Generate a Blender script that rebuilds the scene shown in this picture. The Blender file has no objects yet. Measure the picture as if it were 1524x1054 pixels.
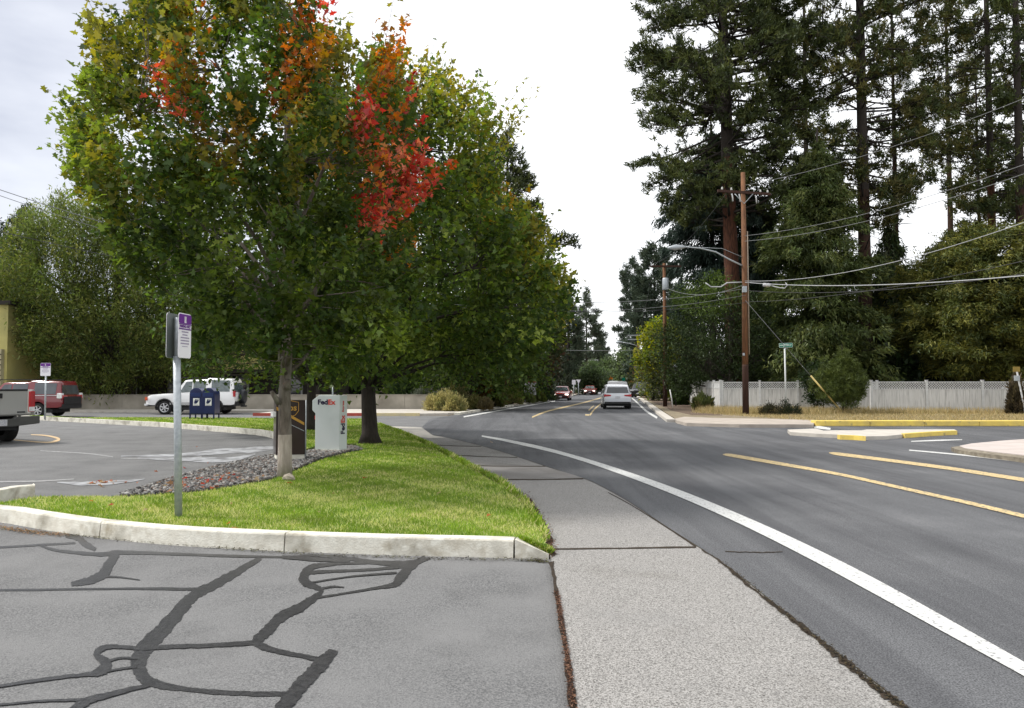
import bpy, bmesh, math, random
import numpy as np
from mathutils import Vector, Matrix
R = math.radians
random.seed(7)
rng = np.random.default_rng(7)
S = bpy.context.scene
COL = S.collection
# ------------------------------------------------------------------ camera
FPX = 1150.0; CX = 762.0; CY = 527.0; HZ = 573.0; CAMH = 1.55
TH = math.atan((HZ - CY) / FPX)
cam_d = bpy.data.cameras.new('camera'); cam = bpy.data.objects.new('camera', cam_d); COL.objects.link(cam)
cam_d.sensor_width = 36; cam_d.lens = 36 * FPX / 1524; cam_d.clip_end = 3000; cam_d.clip_start = 0.05
cam.location = (0, 0, CAMH); cam.rotation_euler = (math.pi / 2 + TH, 0, 0)
S.camera = cam
# ------------------------------------------------------------------ sky and sun
SUN_EL, SUN_AZ = R(50), R(-80)      # azimuth measured from +Y towards +X
w = bpy.data.worlds.new('World'); S.world = w; w.use_nodes = True
nt = w.node_tree; nt.nodes.clear()
N = nt.nodes.new; Lk = nt.links.new
sky = N('ShaderNodeTexSky'); sky.sky_type = 'NISHITA'; sky.sun_disc = False
sky.sun_elevation = SUN_EL; sky.sun_rotation = SUN_AZ
bg1 = N('ShaderNodeBackground'); bg1.inputs[1].default_value = 0.10; Lk(sky.outputs[0], bg1.inputs[0])
tc = N('ShaderNodeTexCoord')
mp = N('ShaderNodeMapping'); mp.inputs['Scale'].default_value = (1, 1, 2.6); Lk(tc.outputs['Generated'], mp.inputs[0])
nz = N('ShaderNodeTexNoise'); nz.inputs['Scale'].default_value = 2.3; nz.inputs['Detail'].default_value = 6
nz.inputs['Roughness'].default_value = 0.5; Lk(mp.outputs[0], nz.inputs[0])
dt = N('ShaderNodeVectorMath'); dt.operation = 'DOT_PRODUCT'; Lk(tc.outputs['Generated'], dt.inputs[0])
dt.inputs[1].default_value = (-0.70, 0.60, 0.28)
ma = N('ShaderNodeMath'); ma.operation = 'MULTIPLY_ADD'; Lk(nz.outputs[0], ma.inputs[0]); ma.inputs[1].default_value = 0.55
Lk(dt.outputs['Value'], ma.inputs[2])
mb_ = N('ShaderNodeMath'); mb_.operation = 'MULTIPLY'; mb_.inputs[1].default_value = 0.75; Lk(ma.outputs[0], mb_.inputs[0]); cr = N('ShaderNodeValToRGB'); Lk(mb_.outputs[0], cr.inputs[0])
cr.color_ramp.elements[0].position = 0.76; cr.color_ramp.elements[0].color = (0.94, 0.945, 0.955, 1)
cr.color_ramp.elements[1].position = 0.95; cr.color_ramp.elements[1].color = (0.36, 0.38, 0.45, 1)
bg2 = N('ShaderNodeBackground'); Lk(cr.outputs[0], bg2.inputs[0]); bg2.inputs[1].default_value = 1.0
mx = N('ShaderNodeMixShader'); mx.inputs[0].default_value = 0.88
Lk(bg1.outputs[0], mx.inputs[1]); Lk(bg2.outputs[0], mx.inputs[2])
wo = N('ShaderNodeOutputWorld'); Lk(mx.outputs[0], wo.inputs[0])
sd = bpy.data.lights.new('sun', 'SUN'); sd.energy = 2.6; sd.angle = R(9); sd.color = (1.0, 0.96, 0.9)
so = bpy.data.objects.new('sun', sd); COL.objects.link(so)
sdir = Vector((math.sin(SUN_AZ) * math.cos(SUN_EL), math.cos(SUN_AZ) * math.cos(SUN_EL), math.sin(SUN_EL)))
so.rotation_euler = sdir.to_track_quat('Z', 'Y').to_euler(); so.location = sdir * 60
S.view_settings.view_transform = 'Standard'; S.view_settings.look = 'None'
S.view_settings.gamma = 1; S.view_settings.exposure = 0.66
try:
    S.cycles.max_bounces = 6; S.cycles.transparent_max_bounces = 4; S.cycles.diffuse_bounces = 3
except Exception: pass

# ------------------------------------------------------------------ pixel helpers (photograph pixels -> metres)
cT, sT = math.cos(TH), math.sin(TH)
def ray(px, py):
    x = (px - CX) / FPX; y = -(py - CY) / FPX
    return Vector((x, cT - sT * y, sT + cT * y))
def gd(px, py, z=0.0):
    d = ray(px, py); t = (z - CAMH) / d.z
    return Vector((d.x * t, d.y * t, z))
def pt(px, py, Y):
    d = ray(px, py); t = Y / d.y
    return Vector((d.x * t, Y, CAMH + d.z * t))
def proj(v):
    dx, dy, dz = v[0], v[1], v[2] - CAMH
    fw = dy * cT + dz * sT; up = -dy * sT + dz * cT
    return CX + FPX * dx / fw, CY - FPX * up / fw

# ------------------------------------------------------------------ materials
MATS = {}
def mat(name, c1, c2=None, scale=3.0, rough=0.8, bump=0.0, bscale=None, metal=0.0, c3=None, scale3=0.4, spec=0.3,
        lo=0.35, hi=0.65, stretch=None, coat=0.0, emit=0.0, detail=5, lo3=0.45, hi3=0.65):
    if name in MATS: return MATS[name]
    m = bpy.data.materials.new(name); m.use_nodes = True; t = m.node_tree
    b = t.nodes['Principled BSDF']; n = t.nodes.new; l = t.links.new
    b.inputs['Roughness'].default_value = rough; b.inputs['Metallic'].default_value = metal
    b.inputs['Specular IOR Level'].default_value = spec
    b.inputs['Coat Weight'].default_value = coat; b.inputs['Coat Roughness'].default_value = 0.08
    if c2 is None: c2 = tuple(x * 0.85 for x in c1)
    co = n('ShaderNodeTexCoord'); src = co.outputs['Object']
    if stretch:
        mpn = n('ShaderNodeMapping'); mpn.inputs['Scale'].default_value = stretch; l(src, mpn.inputs[0]); src = mpn.outputs[0]
    z = n('ShaderNodeTexNoise'); z.inputs['Scale'].default_value = scale; z.inputs['Detail'].default_value = detail; l(src, z.inputs[0])
    r = n('ShaderNodeValToRGB'); l(z.outputs[0], r.inputs[0])
    r.color_ramp.elements[0].position = lo; r.color_ramp.elements[0].color = (*c1, 1)
    r.color_ramp.elements[1].position = hi; r.color_ramp.elements[1].color = (*c2, 1)
    out = r.outputs[0]
    if c3 is not None:
        z3 = n('ShaderNodeTexNoise'); z3.inputs['Scale'].default_value = scale3; z3.inputs['Detail'].default_value = 4; l(src, z3.inputs[0])
        r3 = n('ShaderNodeValToRGB'); l(z3.outputs[0], r3.inputs[0])
        r3.color_ramp.elements[0].position = lo3; r3.color_ramp.elements[0].color = (0, 0, 0, 1)
        r3.color_ramp.elements[1].position = hi3; r3.color_ramp.elements[1].color = (1, 1, 1, 1)
        mxn = n('ShaderNodeMixRGB'); l(r3.outputs[0], mxn.inputs[0]); l(out, mxn.inputs[1]); mxn.inputs[2].default_value = (*c3, 1)
        out = mxn.outputs[0]
    l(out, b.inputs['Base Color'])
    if bump > 0:
        zb = n('ShaderNodeTexNoise'); zb.inputs['Scale'].default_value = bscale or scale * 4; zb.inputs['Detail'].default_value = 4; l(src, zb.inputs[0])
        bp = n('ShaderNodeBump'); bp.inputs['Strength'].default_value = bump; bp.inputs['Distance'].default_value = 0.02
        l(zb.outputs[0], bp.inputs['Height']); l(bp.outputs[0], b.inputs['Normal'])
    if emit > 0:
        b.inputs['Emission Color'].default_value = (*c1, 1); b.inputs['Emission Strength'].default_value = emit
    MATS[name] = m; return m

def leaf_mat(name, trans=0.35, rough=0.55):
    m = bpy.data.materials.new(name); m.use_nodes = True; t = m.node_tree; t.nodes.clear(); n = t.nodes.new; l = t.links.new
    a = n('ShaderNodeAttribute'); a.attribute_name = 'leafcol'
    d = n('ShaderNodeBsdfDiffuse'); l(a.outputs['Color'], d.inputs[0])
    tr = n('ShaderNodeBsdfTranslucent')
    hs = n('ShaderNodeHueSaturation'); hs.inputs['Saturation'].default_value = 1.15; hs.inputs['Value'].default_value = 1.35
    l(a.outputs['Color'], hs.inputs['Color']); l(hs.outputs[0], tr.inputs[0])
    g = n('ShaderNodeBsdfGlossy'); g.inputs['Roughness'].default_value = rough; g.inputs[0].default_value = (0.9, 0.95, 1, 1)
    m1 = n('ShaderNodeMixShader'); m1.inputs[0].default_value = trans; l(d.outputs[0], m1.inputs[1]); l(tr.outputs[0], m1.inputs[2])
    m2 = n('ShaderNodeMixShader'); m2.inputs[0].default_value = 0.018; l(m1.outputs[0], m2.inputs[1]); l(g.outputs[0], m2.inputs[2])
    o = n('ShaderNodeOutputMaterial'); l(m2.outputs[0], o.inputs[0]); return m
LEAF = leaf_mat('leaf', 0.5); NEEDLE = leaf_mat('needle', 0.15); BLADE = leaf_mat('grass_blade', 0.3)

asphalt_lot = mat('asphalt_lot', (0.085, 0.086, 0.088), (0.20, 0.20, 0.20), 90, 0.9, 0.5, 120, c3=(0.18, 0.18, 0.18), scale3=1.4, detail=6, lo3=.35, hi3=.75)
asphalt_road = mat('asphalt_road', (0.050, 0.052, 0.056), (0.165, 0.168, 0.176), 105, 0.85, 0.4, 150, detail=3)
concrete = mat('sidewalk_concrete', (0.085, 0.082, 0.078), (0.345, 0.335, 0.32), 125, 0.9, 0.25, 140, c3=(0.205, 0.202, 0.196), scale3=1.1, detail=5, lo=.34, hi=.60, lo3=.5, hi3=1.1)
def add_streaks(m, scl, c_d, lo_, hi_, rot=0.0, sc=1.0, fac=1.0):
    t = m.node_tree; b = t.nodes['Principled BSDF']; l0 = b.inputs['Base Color'].links[0].from_socket; n = t.nodes.new; l = t.links.new
    co = n('ShaderNodeTexCoord'); mp_ = n('ShaderNodeMapping'); mp_.inputs['Scale'].default_value = scl; mp_.inputs['Rotation'].default_value = (0, 0, rot); l(co.outputs['Object'], mp_.inputs[0])
    z = n('ShaderNodeTexNoise'); z.inputs['Scale'].default_value = sc; z.inputs['Detail'].default_value = 5; z.inputs['Roughness'].default_value = .6; l(mp_.outputs[0], z.inputs[0])
    rp = n('ShaderNodeValToRGB'); l(z.outputs[0], rp.inputs[0]); rp.color_ramp.elements[0].position = lo_; rp.color_ramp.elements[0].color = (0, 0, 0, 1); rp.color_ramp.elements[1].position = hi_; rp.color_ramp.elements[1].color = (fac, fac, fac, 1)
    mxn = n('ShaderNodeMixRGB'); mxn.blend_type = 'MULTIPLY'; l(rp.outputs[0], mxn.inputs[0]); l(l0, mxn.inputs[1]); mxn.inputs[2].default_value = (*c_d, 1); l(mxn.outputs[0], b.inputs['Base Color'])
add_streaks(asphalt_road, (.9, .07, 1), (.72, .72, .73), .42, .62, rot=R(10)); add_streaks(asphalt_road, (3.5, .15, 1), (.78, .78, .79), .45, .65, rot=R(14)); add_streaks(asphalt_road, (1, 1, 1), (1.35, 1.34, 1.32), .5, .7, sc=.35)
add_streaks(asphalt_lot, (1, 1, 1), (.72, .72, .72), .52, .72, sc=.8, fac=.8); add_streaks(asphalt_lot, (1, 1, 1), (.55, .55, .55), .66, .74, sc=9, fac=.6); add_streaks(asphalt_lot, (1, 1, 1), (.62, .62, .62), .58, .66, sc=55, fac=.8); add_streaks(asphalt_road, (1, 1, 1), (.66, .66, .66), .58, .66, sc=50, fac=.8)
add_streaks(concrete, (1, 1, 1), (.78, .77, .75), .55, .75, sc=.9); add_streaks(concrete, (1, 1, 1), (.5, .48, .45), .70, .76, sc=14, fac=.7); add_streaks(concrete, (1, 1, 1), (.42, .40, .38), .57, .63, sc=58)
kerb_m = mat('kerb_concrete', (0.70, 0.68, 0.60), (0.60, 0.57, 0.49), 14, 0.9, 0.3, 60, c3=(0.27, 0.25, 0.20), scale3=2.2, lo3=0.52, hi3=0.72)
add_streaks(kerb_m, (1, 1, 1), (.55, .5, .42), .55, .75, sc=3.5, fac=.8)
apron_m = mat('apron_concrete', (0.50, 0.47, 0.42), (0.42, 0.39, 0.35), 4, 0.9, 0.2, 60)
paint_w = mat('white_road_paint', (0.54, 0.545, 0.53), (0.44, 0.445, 0.435), 30, 0.8, 0.1, 100, lo=0.5, hi=0.8, c3=(.25, .25, .25), scale3=38, lo3=.57, hi3=.64)
paint_y = mat('yellow_road_paint', (0.62, 0.47, 0.22), (0.42, 0.33, 0.19), 25, 0.8, 0.1, 100, c3=(.14, .135, .12), scale3=30, lo3=.54, hi3=.62)
yellow_k = mat('yellow_kerb_paint', (0.80, 0.60, 0.13), (0.62, 0.47, 0.14), 3, 0.7, 0.1, 50, c3=(0.3, 0.25, 0.14), scale3=5, lo3=0.62, hi3=0.75)
red_k = mat('red_kerb_paint', (0.42, 0.07, 0.05), (0.30, 0.07, 0.05), 5, 0.8)
seal_m = mat('crack_sealant', (0.022, 0.022, 0.024), (0.045, 0.045, 0.047), 40, 0.36, 0.2, 90)
dirt_m = mat('gap_dirt', (0.020, 0.017, 0.013), (0.05, 0.035, 0.022), 60, 1.0, 0.8, 70)
earth = mat('earth', (0.10, 0.08, 0.055), (0.15, 0.12, 0.08), 2, 1.0, 0.4, 20, c3=(0.06, 0.07, 0.03), scale3=0.2)
bark_soil = mat('bark_mulch', (0.09, 0.062, 0.045), (0.15, 0.11, 0.08), 12, 1.0, 0.6, 40)
dry_soil = mat('dry_grass_soil', (0.25, 0.21, 0.14), (0.16, 0.13, 0.09), 3, 1.0, 0.4, 30)
lawn_soil = mat('lawn_turf', (0.09, 0.17, 0.022), (0.13, 0.20, 0.03), 5, 1.0, 0.5, 60, c3=(0.20, 0.21, 0.06), scale3=0.8)
tyre_m = mat('tyre_rubber', (0.015, 0.015, 0.015), (0.022, 0.022, 0.022), 20, 0.85)
black_p = mat('black_plastic', (0.018, 0.018, 0.019), (0.026, 0.026, 0.027), 10, 0.6)
glass_d = mat('car_glass', (0.02, 0.025, 0.027), (0.03, 0.037, 0.04), 2, 0.06, spec=0.8)
glass_l = mat('pale_car_glass', (0.10, 0.13, 0.13), (0.05, 0.07, 0.07), 5, 0.06, spec=0.9)
alloy = mat('alloy', (0.62, 0.63, 0.64), (0.5, 0.5, 0.52), 5, 0.35, metal=0.4)
galv = mat('galvanised_steel', (0.40, 0.43, 0.45), (0.31, 0.34, 0.36), 22, 0.5, metal=0.35, detail=2)
lamp_red = mat('red_lamp', (0.42, 0.015, 0.02), (0.35, 0.01, 0.015), 8, 0.15, coat=0.6)
lamp_amber = mat('amber_lamp', (0.62, 0.10, 0.03), (0.5, 0.07, 0.02), 8, 0.2, coat=0.5)
lamp_clear = mat('clear_lamp', (0.78, 0.78, 0.78), (0.6, 0.6, 0.6), 8, 0.15, coat=0.6)
lamp_on = mat('lit_headlamp', (1.0, 0.93, 0.85), (1.0, 0.9, 0.8), 8, 0.15, emit=1.6)
plate_m = mat('number_plate', (0.6, 0.6, 0.58), (0.35, 0.36, 0.42), 40, 0.5)
white_pt = mat('white_paint', (0.80, 0.80, 0.79), (0.77, 0.77, 0.76), 2, 0.3, coat=0.5)
wood_pole = mat('weathered_pole_wood', (0.20, 0.095, 0.045), (0.10, 0.05, 0.028), 4, 0.9, 0.5, 30, stretch=(8, 8, 0.6))
pole_base = mat('creosote_wood', (0.055, 0.026, 0.018), (0.035, 0.018, 0.013), 4, 0.9, 0.5, 30, stretch=(8, 8, 0.6))
bark_grey = mat('grey_bark', (0.17, 0.14, 0.115), (0.09, 0.075, 0.06), 9, 0.95, 0.9, 26, stretch=(3, 3, 0.8), c3=(0.22, 0.2, 0.17), scale3=2)
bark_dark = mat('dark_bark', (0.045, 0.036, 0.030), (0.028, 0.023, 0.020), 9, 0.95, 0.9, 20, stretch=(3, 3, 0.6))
bark_pine = mat('red_pine_bark', (0.125, 0.050, 0.028), (0.045, 0.022, 0.015), 3, 0.95, 1.0, 9, stretch=(4, 4, 0.7))
bark_pined = mat('brown_pine_bark', (0.060, 0.032, 0.022), (0.03, 0.018, 0.013), 3, 0.95, 1.0, 9, stretch=(4, 4, 0.7))
tag_metal = mat('dark_metal', (0.05, 0.055, 0.06), (0.04, 0.04, 0.045), 8, 0.6, metal=0.3)

# ------------------------------------------------------------------ object helpers
def setp(o, label=None, cat=None, group=None, kind=None):
    if label: o['label'] = label
    if cat: o['category'] = cat
    if group: o['group'] = group
    if kind: o['kind'] = kind
    return o
def root(name, label, cat, loc=(0, 0, 0), rz=0.0, group=None):
    o = bpy.data.objects.new(name, None); COL.objects.link(o); o.location = loc; o.rotation_euler = (0, 0, rz)
    o.empty_display_size = 0.3
    return setp(o, label, cat, group)
class MB:
    def __init__(s): s.v = []; s.f = []; s.m = []; s.sm = []
    def add(s, vs, fs, mi=0, smooth=False):
        k = len(s.v); s.v += [tuple(v) for v in vs]
        for f in fs: s.f.append(tuple(i + k for i in f)); s.m.append(mi); s.sm.append(smooth)
        return s
    def box(s, c, d, rz=0.0, mi=0, rot=None, taper=1.0):
        M = rot if rot is not None else Matrix.Rotation(rz, 3, 'Z'); c = Vector(c)
        vs = []
        for z in (-.5, .5):
            k = taper if z > 0 else 1
            for x, y in ((-.5, -.5), (.5, -.5), (.5, .5), (-.5, .5)): vs.append(c + M @ Vector((x * d[0] * k, y * d[1] * k, z * d[2])))
        return s.add(vs, [(3, 2, 1, 0), (4, 5, 6, 7), (0, 1, 5, 4), (1, 2, 6, 5), (2, 3, 7, 6), (3, 0, 4, 7)], mi)
    def tube(s, ps, rs, n=8, mi=0, caps=True, jit=0.0):
        ps = [Vector(p) for p in ps]
        if not isinstance(rs, (list, tuple)): rs = [rs] * len(ps)
        vs = []; ref = None
        for i, p in enumerate(ps):
            d = (ps[min(i + 1, len(ps) - 1)] - ps[max(i - 1, 0)])
            d = d.normalized() if d.length > 1e-9 else Vector((0, 0, 1))
            if ref is None:
                ref = Vector((1, 0, 0)) if abs(d.x) < 0.9 else Vector((0, 1, 0))
            u = (ref - d * ref.dot(d)).normalized(); ref = u; w_ = d.cross(u)
            for k in range(n):
                a = 2 * math.pi * k / n; r = rs[i] * (1 + (random.uniform(-jit, jit) if jit else 0))
                vs.append(p + (u * math.cos(a) + w_ * math.sin(a)) * r)
        fs = []
        for i in range(len(ps) - 1):
            for k in range(n):
                a = i * n + k; b = i * n + (k + 1) % n; fs.append((a, b, b + n, a + n))
        if caps: fs.append(tuple(range(n))[::-1]); fs.append(tuple((len(ps) - 1) * n + k for k in range(n)))
        return s.add(vs, fs, mi, True)
    def prism(s, poly, z0, z1, mi=0):
        n = len(poly); A = sum(poly[i][0] * poly[(i + 1) % n][1] - poly[(i + 1) % n][0] * poly[i][1] for i in range(n))
        if A < 0: poly = poly[::-1]
        vs = [(p[0], p[1], z0) for p in poly] + [(p[0], p[1], z1) for p in poly]
        fs = [tuple(range(n, 2 * n)), tuple(range(n))[::-1]] + [(i, (i + 1) % n, n + (i + 1) % n, n + i) for i in range(n)]
        return s.add(vs, fs, mi)
    def extr(s, pts, nvec, th, mi=0):
        n = len(pts); pts = [Vector(p) for p in pts]; nv = Vector(nvec) * th
        vs = pts + [p + nv for p in pts]
        fs = [tuple(range(n))[::-1], tuple(range(n, 2 * n))] + [(i, (i + 1) % n, n + (i + 1) % n, n + i) for i in range(n)]
        return s.add(vs, fs, mi)
    def lathe(s, prof, c, axis='Y', n=24, mi=0):
        c = Vector(c); vs = []
        for (r, h) in prof:
            for k in range(n):
                a = 2 * math.pi * k / n
                if axis == 'Y': vs.append(c + Vector((r * math.cos(a), h, r * math.sin(a))))
                elif axis == 'Z': vs.append(c + Vector((r * math.cos(a), r * math.sin(a), h)))
                else: vs.append(c + Vector((h, r * math.cos(a), r * math.sin(a))))
        fs = []
        for i in range(len(prof) - 1):
            for k in range(n):
                a = i * n + k; b = i * n + (k + 1) % n; fs.append((a, b, b + n, a + n))
        return s.add(vs, fs, mi, True)
    def build(s, name, m, parent=None, bevel=0.0, smooth=None, **kw):
        me = bpy.data.meshes.new(name); me.from_pydata(s.v, [], s.f)
        ms = m if isinstance(m, (list, tuple)) else [m]
        for q in ms: me.materials.append(q)
        if len(ms) > 1: me.polygons.foreach_set('material_index', s.m)
        sm = s.sm if smooth is None else [smooth] * len(s.f)
        me.polygons.foreach_set('use_smooth', sm); me.update()
        bm = bmesh.new(); bm.from_mesh(me)
        if bevel > 0:
            es = [e for e in bm.edges if len(e.link_faces) == 2 and e.calc_face_angle(0) > 0.5]
            bmesh.ops.bevel(bm, geom=es, offset=bevel, segments=2, affect='EDGES', profile=0.6, clamp_overlap=True)
        bmesh.ops.recalc_face_normals(bm, faces=bm.faces)
        bm.to_mesh(me); bm.free()
        o = bpy.data.objects.new(name, me); COL.objects.link(o)
        if parent: o.parent = parent
        return setp(o, **kw)
def resamp(pts, step):
    out = [Vector(pts[0])]
    for a, b in zip(pts[:-1], pts[1:]):
        a, b = Vector(a), Vector(b); n = max(1, int((b - a).length / step))
        for i in range(1, n + 1): out.append(a.lerp(b, i / n))
    return out
def smooth_px(pts, k=6):
    P = [np.array(p, float) for p in pts]; P = [2 * P[0] - P[1]] + P + [2 * P[-1] - P[-2]]; out = []
    for i in range(1, len(P) - 2):
        for j in range(k):
            t = j / k; a, b, c, d = P[i - 1], P[i], P[i + 1], P[i + 2]
            out.append(0.5 * ((2 * b) + (c - a) * t + (2 * a - 5 * b + 4 * c - d) * t * t + (3 * b - a - 3 * c + d) * t ** 3))
    out.append(P[-2]); return [tuple(p) for p in out]
def sheet(name, pxs, z, m, z0=None, **kw):
    ps = [gd(p[0], p[1], z) for p in pxs]
    b = MB()
    if z0 is None: b.add([(p.x, p.y, z) for p in ps], [tuple(range(len(ps)))])
    else: b.prism([(p.x, p.y) for p in ps], z0, z)
    return b.build(name, m, **kw)
def strip_px(b, path, z, jit=0.0, cj=0.0, k=5):
    """path: (px,py,width px) centre line, drawn on the ground at z"""
    sp = smooth_px(path, k); L_, R_ = [], []
    if cj: sp = [(p[0] + random.gauss(0, cj * p[2]), p[1] + random.gauss(0, cj * p[2] * .5), p[2]) for p in sp]
    for i, p in enumerate(sp):
        q0 = sp[max(i - 1, 0)]; q1 = sp[min(i + 1, len(sp) - 1)]
        dx, dy = q1[0] - q0[0], q1[1] - q0[1]; n = math.hypot(dx, dy) or 1
        nx, ny = -dy / n, dx / n; w_ = max(p[2], 0.8) * 0.5
        j1 = 1 + random.uniform(-jit, jit); j2 = 1 + random.uniform(-jit, jit)
        zi = z + i * 4e-6
        L_.append(gd(p[0] + nx * w_ * j1, p[1] + ny * w_ * j1, zi)); R_.append(gd(p[0] - nx * w_ * j2, p[1] - ny * w_ * j2, zi))
    n = len(sp); b.add(L_ + R_, [(i, i + 1, n + i + 1, n + i) for i in range(n - 1)])
def text(s, size, m, parent, M, name='lettering', off=0.0, align='CENTER', sx=1.0):
    cu = bpy.data.curves.new(name, 'FONT'); cu.body = s; cu.size = size; cu.extrude = 0.0015; cu.align_x = align; cu.align_y = 'CENTER'; cu.offset = off
    cu.resolution_u = 3
    ob = bpy.data.objects.new('tmp', cu); COL.objects.link(ob)
    bpy.context.view_layer.update()
    me = bpy.data.meshes.new_from_object(ob.evaluated_get(bpy.context.evaluated_depsgraph_get()))
    bpy.data.objects.remove(ob); bpy.data.curves.remove(cu)
    me.name = name; me.transform(M @ Matrix.Diagonal((sx, 1, 1, 1))); me.materials.clear(); me.materials.append(m)
    o = bpy.data.objects.new(name, me); COL.objects.link(o); o.parent = parent; return o
def frame(origin, xdir, zdir):
    """4x4 with local x along xdir and local y along zdir (text plane)"""
    x = Vector(xdir).normalized(); y = Vector(zdir).normalized(); z = x.cross(y)
    M = Matrix.Identity(4)
    for i in range(3): M[i][0] = x[i]; M[i][1] = y[i]; M[i][2] = z[i]; M[i][3] = origin[i]
    return M

# ------------------------------------------------------------------ foliage helpers
T_MAPLE = np.array([(0, 0), (-.04, .30), (.22, .22), (.36, .52), (.50, .20), (.66, .20), (1, 0), (.66, -.20), (.50, -.20), (.36, -.52), (.22, -.22), (-.04, -.30)])
T_KITE = np.array([(0, 0), (.35, .30), (.55, .20), (1, 0), (.55, -.20), (.35, -.30)])
T_LANCE = np.array([(0, 0), (.4, .13), (1, 0), (.4, -.13)])
T_NEED = np.array([(0, -.06), (0, .06), (1, 0)])
T_TUFT = np.array([(0, -.13), (0, .13), (1, 0)])
def nrm(a): return a / np.maximum(np.linalg.norm(a, axis=-1, keepdims=True), 1e-9)
def poly_mesh(name, V, K, col, m, parent=None, **kw):
    n = len(V) // K
    me = bpy.data.meshes.new(name); me.vertices.add(n * K); me.vertices.foreach_set('co', V.astype(np.float32).ravel())
    me.loops.add(n * K); me.loops.foreach_set('vertex_index', np.arange(n * K, dtype=np.int32))
    me.polygons.add(n); me.polygons.foreach_set('loop_start', np.arange(0, n * K, K, dtype=np.int32))
    me.update(calc_edges=True)
    a = me.color_attributes.new('leafcol', 'FLOAT_COLOR', 'POINT')
    c = np.ones((n * K, 4), np.float32); c[:, :3] = np.repeat(col, K, axis=0); a.data.foreach_set('color', c.ravel())
    me.materials.append(m); o = bpy.data.objects.new(name, me); COL.objects.link(o)
    if parent: o.parent = parent
    return setp(o, **kw)
def leaves(P, D, NN, size, T, fold=0.0):
    U = nrm(D); W_ = nrm(np.cross(NN, U)); Nn = np.cross(U, W_)
    s = size[:, None, None]
    V = P[:, None, :] + s * (T[None, :, 0:1] * U[:, None, :] + T[None, :, 1:2] * W_[:, None, :])
    if fold: V = V + s * (np.abs(T[None, :, 1:2]) * fold - 0.25 * fold * T[None, :, 0:1] ** 2) * Nn[:, None, :]
    return V.reshape(-1, 3)
def inpoly(poly, x, y):
    poly = np.array(poly, float); c = np.zeros(len(x), bool); j = len(poly) - 1
    for i in range(len(poly)):
        xi, yi = poly[i]; xj, yj = poly[j]
        m_ = ((yi > y) != (yj > y)) & (x < (xj - xi) * (y - yi) / (yj - yi + 1e-12) + xi); c ^= m_; j = i
    return c
def polydist(poly, x, y):
    d = np.full(len(x), 1e9); n = len(poly)
    for i in range(n):
        x0, y0 = poly[i]; x1, y1 = poly[(i + 1) % n]; dx, dy = x1 - x0, y1 - y0
        t = np.clip(((x - x0) * dx + (y - y0) * dy) / (dx * dx + dy * dy + 1e-9), 0, 1)
        d = np.minimum(d, np.hypot(x - x0 - t * dx, y - y0 - t * dy))
    return d
def sample_poly(poly, n):
    a = np.array(poly, float); lo, hi = a.min(0), a.max(0); X = []; Y = []; k = 0
    while k < n:
        x = rng.uniform(lo[0], hi[0], n * 2); y = rng.uniform(lo[1], hi[1], n * 2); m_ = inpoly(poly, x, y); X.append(x[m_]); Y.append(y[m_]); k += m_.sum()
    return np.concatenate(X)[:n], np.concatenate(Y)[:n]
def pick_col(n, base, var=0.25):
    base = np.array(base); i = rng.integers(0, len(base), n); c = base[i] * (1 + rng.uniform(-var, var, (n, 1))); return np.clip(c, 0.003, 1)

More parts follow.
